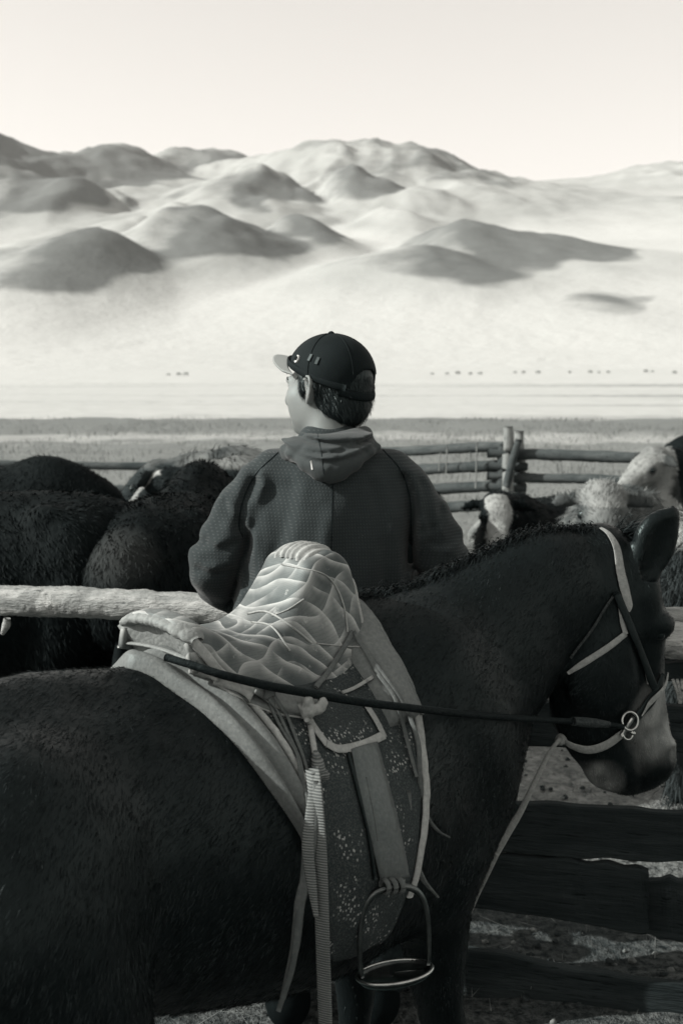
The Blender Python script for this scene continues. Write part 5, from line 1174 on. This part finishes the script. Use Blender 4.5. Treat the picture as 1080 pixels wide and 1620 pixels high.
# ================================================================== litter, far animals, air
g = np.random.default_rng(21)
def clods(n, x0, x1, y0, y1, r0, r1, seed):
    q = np.random.default_rng(seed); V = []; F = []
    for i in range(n):
        x, y = q.uniform(x0, x1), q.uniform(y0, y1); r = q.uniform(r0, r1); b = len(V); k = 7
        for zz, s in ((-.2, 1.0), (.35, .92), (.7, .5)):
            for j in range(k): t = 2 * math.pi * j / k; a = r * s * (1 + .35 * q.normal() * .6); V.append((x + a * math.cos(t), y + a * math.sin(t), r * zz * q.uniform(.8, 1.2)))
        for lv in range(2):
            for j in range(k): F.append((b + lv * k + j, b + lv * k + (j + 1) % k, b + (lv + 1) * k + (j + 1) % k, b + (lv + 1) * k + j))
        F.append(tuple(b + 2 * k + j for j in range(k)))
    return V, F
for sd_, v_, cnt in ((5, .035, 2600), (6, .14, 1500)):
    V, F = clods(cnt, -3.2, 3.2, 2.5, 7.5, .004, .013, sd_)
    tag(obj('clods', V, F, simple('clod_earth', v_, .95, .05, 60, .6)), 'dark earth clods scattered on the pen floor' if v_ < .1 else 'pale dry clods scattered on the pen floor', 'clods', kind='stuff')
n = 9000; P = np.stack([g.uniform(-2.6, 2.6, n), g.uniform(2.9, 6.5, n), np.full(n, .0)], -1); keep = vnoise(P * 3.0, 8) > -.1; P = P[keep]; n = len(P)
lean = g.normal(size=(n, 2)) * .018; hgt = g.uniform(.008, .030, n); w = .0016
V = np.stack([P + [-w, 0, -.01], P + [w, 0, -.01], P + np.stack([lean[:, 0], lean[:, 1], hgt], -1)], 1).reshape(-1, 3)
tag(obj('grazed_turf', V, (np.arange(n)[:, None] * 3 + np.arange(3)), simple('turf', .10, .9, .05, 9, .7)), 'close grazed dry turf on the pen floor', 'turf', kind='stuff')
n = 3800; P = np.stack([g.uniform(-4, 4, n), 2.3 + 9 * g.random(n) ** 1.3, np.zeros(n)], -1); a = g.uniform(0, 2 * np.pi, n); ln = g.uniform(.03, .12, n); d = np.stack([np.cos(a), np.sin(a), g.uniform(-.05, .35, n)], -1); sd = np.stack([-np.sin(a), np.cos(a), np.zeros(n)], -1) * .0011
V = np.stack([P - sd, P + sd, P + d * ln[:, None] + sd * .6, P + d * ln[:, None] - sd * .6], 1).reshape(-1, 3); V[:, 2] += .012
tag(obj('straw', V, (np.arange(n)[:, None] * 4 + np.arange(4)), simple('straw', .14, .8, .1, 30)), 'scattered straw and dry stalks on the pen floor', 'straw', kind='stuff')
n = 26000; yy = 11.5 + 27 * g.random(n) ** 1.2; P = np.stack([g.uniform(-1, 1, n) * (2 + yy * .42), yy, np.zeros(n)], -1); P[:, 2] = landz(P[:, 0], P[:, 1]) - .02
hgt = g.uniform(.03, .11, n) * (.6 + .8 * (vnoise(P * .7, 3) > 0)); lean = g.normal(size=(n, 2)) * .03; w = .006
V = np.stack([P + [-w, 0, 0], P + [w, 0, 0], P + np.stack([lean[:, 0], lean[:, 1], hgt], -1)], 1).reshape(-1, 3)
tag(obj('dry_grass', V, (np.arange(n)[:, None] * 3 + np.arange(3)), simple('dry_grass', .20, .9, .05, 3, .5)), 'short dry grass tufts on the field beyond the corral', 'grass', kind='stuff')
MAT_FAR = simple('far_hide', .28, .9, .05)
for k, (px, py, D, rz) in enumerate(((682, 603, 470, 10), (706, 603, 470, 160), (722, 602, 480, 20), (742, 603, 470, 30), (758, 603, 465, 170), (812, 600, 520, 15), (826, 601, 510, 200), (848, 602, 500, 5), (898, 600, 520, 40), (930, 601, 520, 10), (944, 601, 520, 185), (958, 601, 515, 0), (1017, 599, 540, 20), (1028, 599, 540, 170), (1062, 602, 500, 10), (268, 606, 450, 0), (284, 606, 450, 20), (296, 607, 445, 170))):
    b = MB(); b.tube([(-.8, 0, 1.0), (-.6, 0, 1.0), (0, 0, .98), (.6, 0, 1.02), (.85, 0, .98)], [.18, .36, .4, .36, .16], 8); b.tube([(.75, 0, 1.05), (1.1, 0, .75), (1.35, 0, .45)], [.18, .14, .09], 6)
    for x in (-.6, .55):
        for y in (-.18, .18): b.tube([(x, y, .9), (x, y, .45), (x, y, -.1)], [.13, .09, .07], 5)
    o = b.build('grazing_animal', MAT_FAR); x = xpix(px, D); o.location = (x, D, float(landz(np.array([x]), np.array([float(D)]))[0])); o.rotation_euler = (0, 0, R(rz)); o.scale = (.75 + .35 * ((k * 7) % 5) / 4,) * 3
    nth = ('first', 'second', 'third', 'fourth', 'fifth', 'sixth', 'seventh', 'eighth', 'ninth', 'tenth', 'eleventh', 'twelfth', 'thirteenth', 'fourteenth', 'fifteenth')
    tag(o, nth[k] + ' tiny grazing animal from the cap in the row on the far plain' if k < 15 else ('leftmost', 'middle', 'rightmost')[k - 15] + ' of three tiny grazing animals far off left of the man', 'animal', 'animals far off on the plain')
b = MB(); b.box(-9500, 9500, -9500, 9500, -6, 1150); hz = b.build('haze', None, None, False); tag(hz, 'thin pale morning haze filling the valley air', 'haze', kind='stuff')
hm = bpy.data.materials.new('haze'); hm.use_nodes = True; ht = hm.node_tree; ht.nodes.clear(); ho = ht.nodes.new('ShaderNodeOutputMaterial'); hv_ = ht.nodes.new('ShaderNodeVolumePrincipled')
hv_.inputs['Color'].default_value = (.93, .91, .88, 1); hv_.inputs['Density'].default_value = 0.000032; hv_.inputs['Anisotropy'].default_value = .2; ht.links.new(hv_.outputs[0], ho.inputs['Volume']); hz.data.materials.append(hm)
